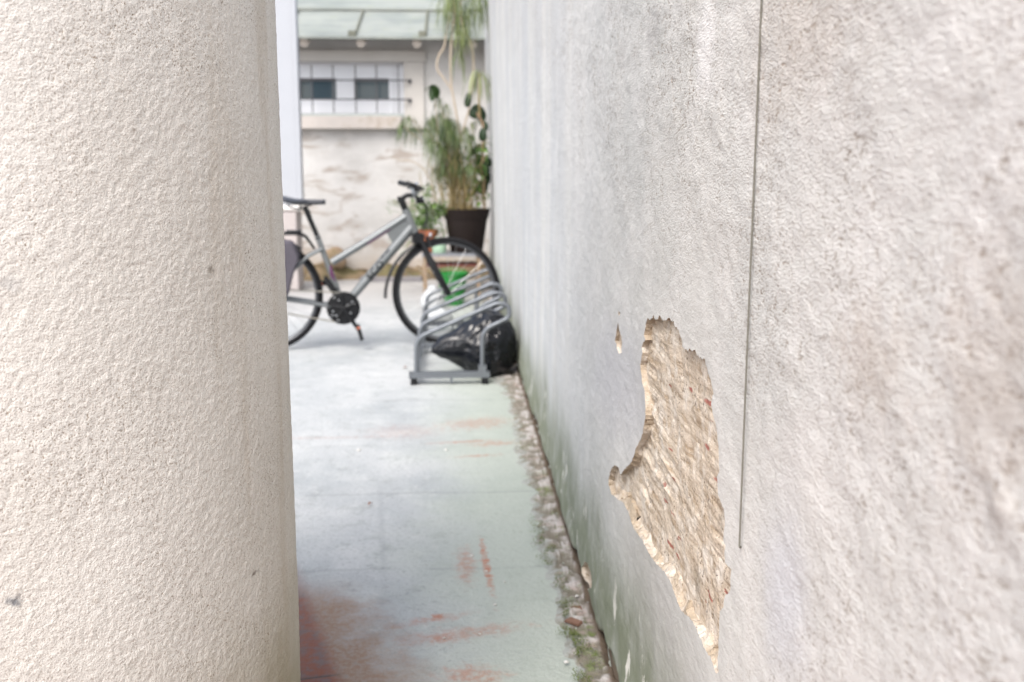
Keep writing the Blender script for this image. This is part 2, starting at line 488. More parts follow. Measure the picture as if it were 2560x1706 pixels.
g = G('broken_plaster_edge', .95, .15)
col = g.mix(g.ramp(g.noise(16, 5, .7), .40, .66), (.46, .38, .29), (.70, .64, .57))
col = g.mix(g.ramp(g.noise(75, 4, .6), .60, .70), col, (.24, .18, .12))
M_edge = g.done(col, g.bump(g.noise(90, 5, .65), 1., .008))

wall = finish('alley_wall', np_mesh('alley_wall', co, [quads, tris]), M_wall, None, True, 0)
tag(wall, 'rough grey rendered alley wall with plaster fallen off in one long patch', 'wall')

# the thickness of the broken plaster
rb = MB()
for hi_, poly in enumerate(holes):
    n = len(poly); dp = HOLE_DEPTH[hi_]; cen2 = poly.mean(0)
    Dp = wall_disp(poly[:, 0], poly[:, 1]); nd_ = np.full(n, 9.)
    Dp = Dp + (LIFT(poly[:, 0]) if hi_ == 0 else 0)
    prev, nxt = np.roll(poly, 1, 0), np.roll(poly, -1, 0); t = nxt - prev; t /= np.linalg.norm(t, axis=1)[:, None] + 1e-9
    nn = np.stack([-t[:, 1], t[:, 0]], 1)
    ar = np.sum(poly[:, 0] * np.roll(poly[:, 1], -1) - np.roll(poly[:, 0], -1) * poly[:, 1])
    if ar < 0: nn = -nn
    rings = []
    low = sstep(.62, .46, poly[:, 1]) if hi_ == 0 else np.zeros(n)
    for s_, ins in ((0, 0), (.12, .0006), (.35, .0022), (1, .0035)):
        amt = ins * (1.0 + 1.1 * fbm(poly[:, 0] * 50, poly[:, 1] * 50, 2, 3 + int(s_ * 10))) * (1 + 4 * low) if hi_ == 0 else np.zeros(n) + ins * .3
        amt = amt * np.clip(.75 + 1.1 * fbm(poly[:, 0] * 14, poly[:, 1] * 14, 2, 77), .1, 2) if hi_ == 0 else amt
        amt = np.clip(amt, 0, .02)
        face = sstep(-.05, .55, -nn[:, 0] * .8 + nn[:, 1] * .6); amt = amt * face - (1 - face) * .003 * s_; pp = poly + nn * amt[:, None]
        depth = dp * s_ + (.002 * fbm(poly[:, 0] * 70, poly[:, 1] * 70, 2, 8) if 0 < s_ < 1 else 0)
        rings.append(np.stack([W - Dp + depth, pp[:, 0], pp[:, 1]], 1))
    o = len(rings[0]); vs = [tuple(p) for r_ in rings for p in r_]
    fs = [(k * o + i, k * o + (i + 1) % o, (k + 1) * o + (i + 1) % o, (k + 1) * o + i) for k in range(3) for i in range(o)]
    rb.add(vs, fs)
rim = rb.build('broken_edge', M_edge, wall, True, 35)
# the older layer behind
lo = holes[0].min(0) - .04; hi = holes[0].max(0) + .05
u_ = np.linspace(lo[0], 2.18, 320); v_ = np.linspace(lo[1], hi[1], 300)
U, V = np.meshgrid(u_, v_, indexing='ij')
ca, sa = math.cos(R(66)), math.sin(R(66))
tl = .07; p_, q_ = U + V * tl, V - U * tl                 # nearly level trowel lines
gm_ = sstep(-.2, .4, fbm(U * 7, V * 9, 3, 37))
dep = .0098 + .0026 * gm_ * fbm(q_ * 85 + .6 * fbm(U * 9, V * 9, 2, 38), p_ * 4, 4, 31, .65) + .0022 * fbm(U * 18, V * 18, 3, 33) + .0008 * fbm(U * 120, V * 120, 2, 35)
dep = np.maximum(dep, .0046)
idx = np.arange(U.size).reshape(U.shape)
qd = np.stack([idx[:-1, :-1].ravel(), idx[:-1, 1:].ravel(), idx[1:, 1:].ravel(), idx[1:, :-1].ravel()], 1)
sub = finish('exposed_layer', np_mesh('exposed_layer', np.stack([W + dep.ravel(), U.ravel(), V.ravel()], 1), [qd]), M_old, wall, True, 0)
sub['label'] = 'older sandy layer scored with diagonal trowel lines'
core = MB()
def prism(mb, prof, x0, x1):
    n = len(prof); mb.add([(x0, y, z) for y, z in prof] + [(x1, y, z) for y, z in prof], [tuple(range(n)), tuple(range(n, 2 * n))[::-1]] + [(i, i + n, (i + 1) % n + n, (i + 1) % n) for i in range(n)])
prism(core, [(-1.64, -.05), (10.45, -.05), (10.45, 2.99), (9, 2.99), (3, 2.04), (-1.64, 2.04)], W + .17, W + .41)
core.box((W + .09, -1.6, 1.0), (.15, .03, 2.05))
cop = MB(); prism(cop, [(-1.66, 2.03), (3.006, 2.03), (9.006, 2.98), (10.47, 2.98), (10.47, 3.04), (8.99, 3.04), (2.99, 2.09), (-1.66, 2.09)], W - .03, W + .44)
cop.build('coping', simple('coping_stone', (.46, .44, .41), .9, .2, 0, .2, 8, .5, 50), wall, False)
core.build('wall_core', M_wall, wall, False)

# a thin cord hanging down the wall
t0, t1 = on_wall(1905, 0), on_wall(1847, 1365)
zq = np.linspace(t1.z, 1.5, 200); cx = W - float(wall_disp(np.full(200, t1.y), zq).max()) - .0008
t0, t1 = on_wall(1905, 0, cx), on_wall(1847, 1365, cx); cy = (t0.y + t1.y) / 2
cp = []
for i in range(70):
    z = 1.95 + (t1.z - 1.95) * i / 69; cp.append((cx, cy + .0005 * math.sin(z * 9), z))
cp += [(cp[-1][0] + .002, cy + .004, t1.z - .003), (cp[-1][0] + .006, cy + .007, t1.z - .002)]
tag(MB().tube(cp, .00115, 6).build('hanging_cord', simple('cord_grey', (.17, .165, .14), .8, .2, 0, .4, 300)),
    'thin grey cord hanging straight down the rough wall beside the broken patch', 'cord')

# ------------------------------------------------------------------ the round rendered column
dv = ray(724, 850); dv = Vector((dv.x, dv.y, 0)).normalized()
RC, LC = .50, 1.60
CC = dv * LC + Vector((-dv.y, dv.x, 0)) * RC
NA, NZ = 1050, 800
a0 = math.atan2(-CC.y, -CC.x) - R(80); a1 = a0 + R(175)
fa = np.linspace(a0, a1, NA); ra = np.linspace(a1, a0 + 2 * math.pi, 60)[1:-1]
fa = np.concatenate([fa, ra]); fz = np.concatenate([np.linspace(0, .28, 40)[:-1], np.linspace(.28, 1.62, NZ), np.linspace(1.62, 1.9, 12)[1:]])
A, Zg = np.meshgrid(fa, fz, indexing='ij'); s = A * RC
dr = .0010 * fbm(s * 3, Zg * 3, 3, 41) + .0004 * fbm(s * 9, Zg * 6, 3, 43)
near_c = (np.cos(A - (a0 + R(80))) > -.2)
smooth_side = sstep(R(150), R(172), (A - a0))
gr = .0004 * fbm(s * 200, Zg * 200, 2, 45) + .0003 * fbm(s * 70, Zg * 70, 2, 46)
dr = dr + gr * near_c
RR = RC + dr - .003
cco = np.stack([CC.x + RR * np.cos(A), CC.y + RR * np.sin(A), Zg], 2)
na = len(fa); nzc = len(fz); idx = np.arange(na * nzc).reshape(na, nzc); nx = np.roll(idx, -1, 0)
qd = np.stack([idx[:, :-1].ravel(), nx[:, :-1].ravel(), nx[:, 1:].ravel(), idx[:, 1:].ravel()], 1)


def on_col(x, y):
    v = ray(x, y); o2 = Vector((-CC.x, -CC.y)); d2 = Vector((v.x, v.y)); A_ = d2.dot(d2); B_ = o2.dot(d2); C_ = o2.dot(o2) - RC * RC
    disc = B_ * B_ - A_ * C_
    t = (-B_ - math.sqrt(max(disc, 0))) / A_
    p = EYEV + v * t; return (p.x, p.y, p.z)


g = G('column_stucco', .93, .2)
X, Yc, Zc = g.xyz()
col = g.mix(g.ramp(g.noise(2.2, 5, .6), .36, .64), (.645, .628, .59), (.705, .692, .657))
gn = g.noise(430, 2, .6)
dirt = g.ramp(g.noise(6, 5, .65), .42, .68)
col = g.mix(g.mul(g.ramp(gn, .46, .30), g.ramp(dirt, 0, 1, .45, 1.)), col, (.24, .185, .135))  # pits of the bump noise painted darker: occlusion shade along with dirt
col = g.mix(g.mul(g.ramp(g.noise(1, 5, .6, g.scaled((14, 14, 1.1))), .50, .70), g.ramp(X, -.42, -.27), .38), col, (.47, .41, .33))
for (px, py, r_, k, cc_) in [(40, 1505, .010, .85, (.13, .14, .16)), (28, 715, .012, .4, (.34, .34, .34)), (640, 1434, .010, .75, (.14, .11, .09)), (518, 1440, .004, .8, (.14, .11, .09)),
                             (532, 675, .007, .7, (.19, .16, .13)), (335, 325, .0032, .6, (.2, .16, .13)), (240, 1505, .006, .3, (.28, .21, .15)),
                             (545, 162, .003, .8, (.1, .1, .1)), (305, 1076, .003, .8, (.15, .12, .1))]:
    c = on_col(px, py); col = g.mix(g.mul(g.spot(c, (r_, r_, r_ * (.35 if px == 640 else .8)), (0, 0, 0), .8 / r_, 1.6, .7, 6), k), col, cc_)
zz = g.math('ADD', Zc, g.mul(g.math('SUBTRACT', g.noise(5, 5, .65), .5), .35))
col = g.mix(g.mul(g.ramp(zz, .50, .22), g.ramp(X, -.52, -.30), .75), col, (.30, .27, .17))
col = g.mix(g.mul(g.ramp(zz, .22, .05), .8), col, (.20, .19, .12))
hb = g.bump(gn, 1., .0017); hb = g.bump(g.noise(190, 2, .5), .5, .0016, hb); hb = g.bump(g.noise(700, 2, .5), .3, .0006, hb)
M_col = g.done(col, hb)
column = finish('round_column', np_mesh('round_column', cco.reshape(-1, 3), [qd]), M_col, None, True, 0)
tag(column, 'thick round cream stucco column, grainy and dirt-flecked, nearest the viewer', 'column')

# ------------------------------------------------------------------ ground, gutter
g = G('concrete', .85, .3)
X, Yc, Zc = g.xyz()
nb = g.noise(1.3, 5, .6); nm = g.noise(5, 6, .62); nf = g.noise(70, 4, .7)
col = g.mix(g.ramp(nb, .36, .64), (.34, .36, .37), (.44, .452, .455))
col = g.mix(g.mul(g.ramp(nm, .45, .7), .5), col, (.52, .53, .525))
col = g.mix(g.mul(g.ramp(g.noise(11, 7, .7), .52, .66), .55), col, (.27, .285, .28))
col = g.mix(g.mul(g.ramp(g.noise(19, 6, .72), .56, .66), .6), col, (.50, .505, .50))
col = g.mix(g.mul(g.ramp(nf, .48, .30), .8), col, (.24, .25, .255))
col = g.mix(g.mul(g.ramp(g.noise(150, 2, .5), .66, .74), .6), col, (.55, .55, .54))
# damp green film beside the gutter
gx = g.math('ADD', X, g.mul(g.math('SUBTRACT', g.noise(2.5, 5, .6), .5), .5))
col = g.mix(g.mul(g.ramp(gx, -.28, .16), .65), col, (.335, .375, .315))
# far yard is drier and paler
col = g.mix(g.mul(g.ramp(Yc, 6.6, 9.5), .7), col, (.36, .34, .325))
# joints of the slabs
for py in (1003, 1236, 1425):
    yj = on_ground(900, py).y
    dj = g.math('ABSOLUTE', g.math('SUBTRACT', g.math('ADD', Yc, g.mul(g.math('SUBTRACT', g.noise(3, 3), .5), .05)), yj))
    col = g.mix(g.mul(g.ramp(dj, .013, .004), g.ramp(g.noise(4, 4), .38, .55, .0, .75), .34), col, (.17, .18, .18))
c = on_ground(980, 1330); col = g.mix(g.mul(g.spot((c.x - .03, c.y, 0), (.012, .55, 1), (0, 0, R(5)), 12, .7, .9), .25), col, (.22, .23, .24))
# red stains
for (px, py, a_, b_, rt, k) in [(1216, 1415, .011, .20, 3, .80), (1165, 1412, .03, .13, 0, .45), (1195, 1058, .16, .10, 20, .38), (1235, 1110, .10, .035, 10, .45), (1160, 1105, .15, .02, 8, .5), (1195, 1140, .10, .018, 8, .45),
                               (1150, 1585, .16, .035, 12, .42), (1090, 1543, .016, .02, 0, .75), (1075, 1550, .10, .02, 18, .4), (1180, 1690, .07, .05, 0, .5), (1110, 1600, .03, .03, 0, .4), (1010, 1080, .16, .12, 0, .20), (800, 1095, .3, .02, 0, .2), (1330, 1130, .05, .35, 0, .35)]:
    c = on_ground(px, py); col = g.mix(g.mul(g.spot((c.x, c.y, 0), (a_, b_, 1), (0, 0, R(rt)), 34, 1.5, .8, 6), k, g.ramp(g.noise(48, 6, .75), .40, .56, .4, 1.3)), col, (.36, .175, .12))
# red brick edging that shows through sandy dirt beside the column
xe = on_ground(826, 1632).x
brn = g.noise(30, 5, .7)
dirtx = g.math('ADD', X, g.math('ADD', g.mul(g.math('SUBTRACT', g.noise(7, 6, .7), .5), .42), g.mul(g.math('SUBTRACT', Yc, 2.14), .36)))
col = g.mix(g.mul(g.ramp(dirtx, xe + .24, xe + .02), g.ramp(Yc, 2.62, 2.35), g.ramp(nf, .25, .6, .45, 1.)), col, (.27, .185, .135))
bm_ = g.mul(g.ramp(g.math('ADD', X, g.mul(g.math('SUBTRACT', Yc, 2.139), .30)), -.275, -.325), g.ramp(g.math('ADD', Yc, g.mul(g.math('SUBTRACT', g.noise(9, 5, .7), .5), 1.0)), 2.95, 2.2), .9)
bcol = g.mix(g.ramp(brn, .42, .62), (.22, .085, .06), (.165, .12, .12))
yj = on_ground(800, 1692).y
bcol = g.mix(g.ramp(g.math('ABSOLUTE', g.math('SUBTRACT', g.math('ADD', Yc, g.mul(X, -.2)), yj + xe * -.2)), .006, .002), bcol, (.09, .07, .07))
col = g.mix(bm_, col, bcol)
hb = g.bump(g.math('ADD', nf, g.noise(26, 5, .65)), .8, .005)
M_conc = g.done(col, hb, g.ramp(nm, .3, .7, .75, .92))
gm = MB()
gm.add([(-60, -60, 0), (60, -60, 0), (60, 80, 0), (-60, 80, 0)], [(0, 1, 2, 3)])
tag(gm.build('ground', M_conc, None, False), kind='structure')

# crumbling strip along the foot of the wall
yy = []; y_ = 1.2; st = .008
while y_ < 10.3: yy.append(y_); y_ += st; st = min(st * 1.012, .03)
uu = np.linspace(0, 1, 44)
Yg, Ug = np.meshgrid(np.array(yy), uu, indexing='ij')
edge = np.interp(Yg, [1.2, 1.97, 2.8, 3.4, 4.4, 5.2, 10.3], [.245, .228, .208, .206, .190, .165, .14]) + .018 * fbm(Yg * 5, Yg * 0, 4, 51)
Xg = edge + (W + .015 - edge) * Ug
rise = sstep(0, .5, Ug + .15 * fbm(Yg * 12, Yg * 0, 3, 57))
chunk = fbm(Xg * 22, Yg * 22, 4, 53)
slab = sstep(.05, .11, chunk + .9 * (Ug - .62) + .3 * fbm(Yg * 3, Yg * 0, 2, 58))
Hg = -.004 + rise * (.008 + .006 * slab + .0045 * fbm(Xg * 45, Yg * 45, 3, 55)) - .012 * sstep(.90, .99, Ug)
idx = np.arange(Yg.size).reshape(Yg.shape)
qd = np.stack([idx[:-1, :-1].ravel(), idx[:-1, 1:].ravel(), idx[1:, 1:].ravel(), idx[1:, :-1].ravel()], 1)
g = G('gutter_mortar', .92, .2)
X, Yc, Zc = g.xyz()
hgt = g.math('ADD', Zc, g.mul(g.math('SUBTRACT', g.noise(60, 4, .65), .5), .012))
nb = g.noise(18, 5, .65)
col = g.mix(g.ramp(hgt, .003, .0125), (.19, .17, .135), (.46, .43, .41))
col = g.mix(g.mul(g.ramp(nb, .52, .66), .55), col, (.42, .33, .30))
col = g.mix(g.mul(g.ramp(g.noise(6, 5, .6), .50, .62), g.ramp(g.noise(45, 4, .65), .36, .6), g.ramp(Yc, 4.4, 2.9)), col, (.15, .19, .065))
col = g.mix(g.mul(g.ramp(g.noise(28, 5, .7), .56, .66), .7), col, (.14, .115, .09))
an_ = g.N.new('ShaderNodeAttribute'); an_.attribute_name = 'across'; acr = an_.outputs['Fac']
blend = g.ramp(g.math('ADD', acr, g.mul(g.math('SUBTRACT', g.noise(20, 6, .72), .5), 1.5)), .50, .16)
col = g.mix(g.mul(blend, .9), col, (.335, .35, .33))
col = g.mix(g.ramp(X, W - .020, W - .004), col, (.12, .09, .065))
M_gut = g.done(col, g.bump(g.math('ADD', g.noise(120, 4, .65), nb), .9, .006))
gme = np_mesh('gutter', np.stack([Xg.ravel(), Yg.ravel(), Hg.ravel()], 1), [qd])
at_ = gme.attributes.new('across', 'FLOAT', 'POINT'); at_.data.foreach_set('value', Ug.ravel().astype(np.float32))
gut = finish('gutter', gme, M_gut, None, True, 50)
tag(gut, kind='structure')

# moss growing in the crumbled strip
rs = random.Random(11); ms = MB()
for i in range(9000):
    y_ = rs.choice([rs.gauss(2.72, .16), rs.gauss(2.25, .10), rs.gauss(2.02, .12), rs.uniform(1.95, 5.0)])
    if y_ < 1.9: continue
    e_ = float(np.interp(y_, [1.2, 1.97, 2.8, 3.4, 4.4, 5.2], [.245, .228, .208, .206, .19, .165]))
    x_ = e_ + (W - .015 - e_) * min(1, max(0, rs.gauss(.42, .2)))
    if mnoise.noise(Vector((x_ * 24, y_ * 14, 2))) < .05: continue
    k = rs.uniform(.0012, .0030); z_ = .010 + rs.uniform(0, .010)
    an = rs.uniform(0, 6.28); t = Vector((math.cos(an), math.sin(an), rs.uniform(.2, 1.3))).normalized()
    sd = t.cross(Vector((0, 0, 1))).normalized(); p = Vector((x_, y_, z_))
    ms.add([p - sd * k * .5, p + sd * k * .5, p + t * k * 1.8], [(0, 1, 2)])
tag(ms.build('moss', simple('moss_green', (.12, .15, .045), .9, .2, 0, .6, 60), None, False), 'dull green moss in the crumbled strip along the wall foot', 'moss', None, 'stuff')

# chips of terracotta stuck in the strip, small stones, and dry leaves on the concrete
M_shard = simple('terracotta_shard', (.19, .11, .08), .85, .2, 0, .4, 80, .5)
for (px, py, L, rz, lab) in [(1440, 1522, .035, 25, 'small brown tile shard lodged in the mossy strip, the farther of two'), (1434, 1553, .045, -35, 'long brown tile shard lodged in the mossy strip, the nearer of two')]:
    p = on_ground(px, py, .011); Mx = Matrix.Rotation(R(rz), 3, 'Z') @ Matrix.Rotation(R(14), 3, 'X')
    m = MB(); vs = [(-L / 2, -.007, -.004), (L * .4, -.010, -.004), (L / 2, .006, -.004), (-L * .3, .010, -.004)]
    m.add([p + Mx @ Vector(q) for q in vs] + [p + Mx @ (Vector(q) * .9 + Vector((0, 0, .006))) for q in vs], [(0, 3, 2, 1), (4, 5, 6, 7), (0, 1, 5, 4), (1, 2, 6, 5), (2, 3, 7, 6), (3, 0, 4, 7)])
    tag(m.build('tile_shard', M_shard, None, True, 30), lab, 'tile shard')
M_leafdry = simple('dry_leaf', (.20, .085, .045), .7, .3, 0, .5, 60)
for (px, py, s_, rz, lab) in [(1014, 922, .026, 10, 'curled red-brown dry leaf on the concrete left of the bike rack'), (926, 1262, .017, 40, 'dark brown dry leaf alone on the concrete in the middle of the alley')]:
    p = on_ground(px, py, .004); m = MB(); vs = []; fs = []
    for i in range(9):
        t = i / 8; wd = s_ * .34 * math.sin(math.pi * min(.98, t * .92 + .05)) ** .8; cz = s_ * .30 * math.sin(t * 3.0)
        for k in (-1, -.5, 0, .5, 1): vs.append(p + Matrix.Rotation(R(rz), 3, 'Z') @ Vector(((t - .5) * s_, k * wd, cz + abs(k) * wd * .6)))
    for i in range(8):
        for k in range(4): fs.append((i * 5 + k, i * 5 + k + 1, i * 5 + k + 6, i * 5 + k + 5))
    m.add(vs, fs); tag(m.build('dry_leaf', M_leafdry, None, True, 0), lab, 'leaf')
M_stone = simple('white_stone', (.55, .54, .52), .8, .3, 0, .1, 60)
first = None; rs = random.Random(4)
for k, (px, py, s_) in enumerate([(1442, 1490, .006), (1416, 1655, .008), (1360, 1318, .006), (1180, 1389, .007), (1216, 1428, .005), (1238, 1512, .006), (1262, 1455, .004), (1110, 1595, .004), (1200, 1585, .004), (897, 1126, .012), (1115, 1125, .009)]):
    p = on_ground(px, py, .012 if px > 1300 else .002)
    m = MB(); vs = []; 
    for i in range(5):
        for j in range(8):
            th = math.pi * (i + .5) / 5; ph = 2 * math.pi * j / 8; q = Vector((math.sin(th) * math.cos(ph) * 1.2, math.sin(th) * math.sin(ph), math.cos(th) * .6)) * s_ * .7 * (1 + .3 * rs.uniform(-1, 1))
            vs.append(p + q)
    fs = [(i * 8 + j, i * 8 + (j + 1) % 8, (i + 1) * 8 + (j + 1) % 8, (i + 1) * 8 + j) for i in range(4) for j in range(8)] + [tuple(range(8))[::-1], tuple(range(32, 40))]
    m.add(vs, fs); o = m.build('white_pebble', M_stone, None, True, 0)
    where = 'pebble in the crumbled strip at the wall foot' if px > 1300 else 'pebble lying on the bare concrete'
    tag(o, 'tiny white ' + where, 'pebble', 'white pebbles in the strip' if px > 1300 else 'white pebbles on the concrete')

# ------------------------------------------------------------------ the low building across the end
YF = 10.35
g = G('shed_render', .92, .2)
X, Yc, Zc = g.xyz()
nb = g.noise(1.7, 5, .6, g.scaled((1, 1, 1.8)))
col = g.mix(g.ramp(nb, .38, .62), (.46, .452, .44), (.54, .532, .522))
band = g.ramp(Zc, 1.60, 1.30)
st_ = g.mul(g.ramp(g.noise(2.6, 6, .62, g.scaled((1, 1, 2.6), (0, R(-14), 0)), .6), .50, .62), band)
col = g.mix(g.mul(st_, .8), col, (.33, .285, .25))
col = g.mix(g.mul(g.ramp(g.noise(1, 5, .6, g.scaled((1.5, 1, 14), (0, R(-8), 0))), .60, .68), band, .7), col, (.31, .27, .235))
col = g.mix(g.mul(g.ramp(g.noise(6, 5, .65), .56, .68), .5), col, (.58, .56, .54))
col = g.mix(g.mul(g.ramp(g.math('ADD', Zc, g.mul(g.noise(4, 4), .3)), .50, .22), .6), col, (.36, .28, .20))
M_shed = g.done(col, g.bump(g.math('ADD', g.noise(3, 4), g.mul(g.noise(40, 5), .3)), .6, .03))
M_stonetrim = simple('sill_stone', (.50, .46, .43), .9, .2, 0, .14, 9, .5, 60, (.36, .31, .26))
M_lintel = simple('lintel_stone', (.50, .48, .455), .9, .2, 0, .1, 5, .4, 60)
shed = thing('low_building', 'low pale building with barred window and mossy green roof at the alley end', 'building', (-1.5, YF, 0))
zb, zt = at(860, 291, YF).z, at(860, 155, YF).z; xr = at(1010, 200, YF).x; xl = -2.25
wm = MB(); TH = .30
XL, XR, ZT = -6.0, W + .5, 2.62
def slab(x0, x1, z0, z1): wm.box(((x0 + x1) / 2, YF + TH / 2, (z0 + z1) / 2), (x1 - x0, TH, z1 - z0))
ZT = at(860, 92, 10.0).z + .37 * math.tan(R(20.8)) - .035
slab(XL, xl, 0, ZT); slab(xr, XR, 0, ZT); slab(xl, xr, 0, zb); slab(xl, xr, zt, ZT)
wm.build('wall', M_shed, shed, False)
zs0, zs1 = at(860, 322, YF).z, at(860, 291, YF).z
sl = MB(); sl.box(((xl - .1 + xr - .06) / 2, YF - .035, (zs0 + zs1) / 2 - .002), (xr - xl + .10, .13, zs1 - zs0)); sl.build('sill', M_stonetrim, shed, True, 30)
lz = at(860, 128, YF).z
lt = MB(); lt.box(((xl + xr) / 2 + .05, YF - .012, (zt + lz) / 2 + .002), (xr - xl + .34, .05, lz - zt)); lt.box((xr + .10, YF - .010, (zt + zs0) / 2), (.20, .044, zt - zs0 - .004))
lt.build('window_surround', M_lintel, shed, True, 30)
M_white = simple('white_frame', (.66, .68, .72), .45, .5, 0, .05, 12)
win = MB(); yw = YF + .10
wl_, wr_ = xl + .003, at(978, 200, yw).x
def pxr(x0, y0, x1, y1, Y): a = at(x0, y1, Y); b = at(x1, y0, Y); return a.x, b.x, a.z, b.z
z0w, z1w = at(860, 276, yw).z, at(860, 166, yw).z
pz0, pz1 = at(860, 249, yw).z, at(860, 196, yw).z
p1 = (at(752, 200, yw).x - .02, at(840, 200, yw).x); p2 = (at(885, 200, yw).x, at(972, 200, yw).x)
def fr(x0, x1, z0, z1, dy=0, th=.06): win.box(((x0 + x1) / 2, yw + th / 2 - dy, (z0 + z1) / 2), (x1 - x0, th, z1 - z0))
fr(wl_, xr - .003, z0w - .03, pz0); fr(wl_, xr - .003, pz1, z1w + .05); fr(wl_, p1[0], pz0, pz1); fr(p1[1], p2[0], pz0, pz1); fr(p2[1], xr - .003, pz0, pz1)
zm = (pz1 + z1w) / 2; fr(wl_, p2[1] + .06, zm - .006, zm + .006, .012, .02); fr(p2[1] + .03, p2[1] + .045, z0w, z1w, .010, .02)
wobj = win.build('window', M_white, shed, True, 30)
g = G('window_glass', .08, .5); g.b.inputs['Base Color'].default_value = (.055, .085, .105, 1)
M_glass = g.m
M_dark = simple('pane_frame', (.03, .035, .045), .5, .4)
for p in (p1, p2):
    MB().box(((p[0] + p[1]) / 2, yw + .045, (pz0 + pz1) / 2), (p[1] - p[0], .01, pz1 - pz0)).build('pane', M_glass, wobj, False)
    m = MB(); m.box(((p[0] + p[1]) / 2, yw + .03, pz1 - .014), (p[1] - p[0], .02, .028)); m.box((p[0] + .008, yw + .03, (pz0 + pz1) / 2 - .014), (.016, .02, pz1 - pz0 - .028))
    m.build('sash_edge', M_dark, wobj, False)
yg = YF - .07; gm = MB()
for px in (780, 833, 889, 941.5, 996, 727, 675, 622):
    x = at(px, 220, yg).x; gm.tube([(x, yg, at(px, 283, yg).z), (x, yg, at(px, 163, yg).z)], .0058, 6)
for py in (201, 249):
    z = at(860, py, yg).z; xe_ = at(1024, py, yg).x
    gm.tube(rounded([(-2.3, yg - .012, z), (xe_, yg - .012, z), (xe_ + .003, YF + .01, z)], .02), .0075, 6)
    gm.box((xe_, YF - .028, z - .004), (.035, .035, .035))
grl = gm.build('window_grille', simple('grille_iron', (.10, .10, .11), .6, .4, .3), shed)
# roof
re = at(860, 92, 10.0); sl_ = math.tan(R(20.8)); ye = 9.98; ze = re.z
g = G('roof_sheet', .55, .35)
nb = g.noise(2.2, 5, .6, g.scaled((1, .7, 1)))
col = g.mix(g.ramp(nb, .36, .62), (.20, .22, .205), (.27, .285, .26))
col = g.mix(g.mul(g.ramp(g.noise(1, 5, .6, g.scaled((.9, 9, 2))), .48, .66), .6), col, (.30, .325, .29))
X, Yc, Zc = g.xyz()
col = g.mix(g.mul(g.ramp(g.math('ADD', Yc, g.mul(g.math('SUBTRACT', g.noise(3, 4), .5), 1.2)), 11.6, 12.6), .6), col, (.34, .37, .24))
col = g.mix(g.mul(g.ramp(g.noise(9, 5, .7), .58, .68), .5), col, (.25, .27, .16))
M_roof = g.done(col, g.bump(g.noise(14, 4), .3, .01))
def roofpt(x, y, up=0): return Vector((x, y, ze + (y - ye) * sl_ + up))
rf = MB()
# the height where the second course starts
def onroof(px, py):
    v = ray(px, py); t = (ze - EYE - ye * sl_) / (v.z - v.y * sl_); return EYEV + v * t
y2 = onroof(900, 29).y
for (ya, yb, up) in ((ye, y2 + .12, 0), (y2, 13.4, .035)):
    rf.add([roofpt(XL - .2, ya, up), roofpt(XR, ya, up), roofpt(XR, yb, up), roofpt(XL - .2, yb, up)] + [roofpt(XL - .2, ya, up - .022), roofpt(XR, ya, up - .022), roofpt(XR, yb, up - .022), roofpt(XL - .2, yb, up - .022)],
           [(0, 1, 2, 3), (4, 7, 6, 5), (0, 4, 5, 1), (1, 5, 6, 2), (2, 6, 7, 3), (3, 7, 4, 0)])
roof = rf.build('roof', M_roof, shed, False)
M_seam = simple('roof_seam', (.17, .175, .14), .8, .2, 0, .3, 20)
xs1, xs2 = onroof(889, 86).x, onroof(1064, 86).x; dxs = xs2 - xs1
for k in range(-5, 2):
    x = xs1 + dxs * k
    if x > W: continue
    m = MB(); m.tube([roofpt(x, ye + .02, .012), roofpt(x, y2 - .01, .012)], .014, 8); m.box(roofpt(x - .03, ye + .03, .02), (.07, .05, .05)); m.build('roof_seam', M_seam, roof)
M_raft = simple('rafter_wood', (.52, .47, .42), .85, .2, 0, .25, 20)
xr1, xr2 = at(766, 100, YF - .15).x, at(905, 100, YF - .15).x; dr_ = xr2 - xr1
for k in range(-4, 4):
    x = xr1 + dr_ * k
    if x > W - .02: continue
    zc_ = ze - .055
    MB().tube([(x, ye + .06, zc_), (x, ye + .36, zc_ + .30 * sl_)], .042, 14).build('rafter_end', M_raft, shed)
eg = MB(); eg.box(((XL + XR) / 2, ye + .20, ze + .02), (XR - XL - .02, .015, .05)); eg.build('fascia', simple('fascia_board', (.20, .18, .16), .8, .2), shed)

# earth bank against the far wall
bx = np.linspace(-6, W - .01, 260); bt = np.linspace(0, 1, 16)
BX, BT = np.meshgrid(bx, bt, indexing='ij')
top = .115 + .05 * fbm(BX * 3, BX * 0, 4, 61)
prof = np.sin(np.pi * .5 * np.clip(BT * 1.6, 0, 1))
BZ = -.01 + (top + .02 * fbm(BX * 9, BT * 4, 3, 63)) * prof
BY = 9.98 + .10 * fbm(BX * 2, BX * 0, 3, 65) + (YF + .02 - 9.98) * BT
idx = np.arange(BX.size).reshape(BX.shape)
qd = np.stack([idx[:-1, :-1].ravel(), idx[1:, :-1].ravel(), idx[1:, 1:].ravel(), idx[:-1, 1:].ravel()], 1)
g = G('earth', .95, .1)
col = g.mix(g.ramp(g.noise(7, 5, .65), .36, .62), (.10, .075, .045), (.25, .19, .12))
col = g.mix(g.mul(g.ramp(g.noise(4, 4), .5, .62), .6), col, (.13, .13, .06))
M_earth = g.done(col, g.bump(g.noise(40, 5, .65), .9, .02))
tag(finish('terrain', np_mesh('terrain', np.stack([BX.ravel(), BY.ravel(), BZ.ravel()], 1), [qd]), M_earth, None, True, 0), kind='structure')


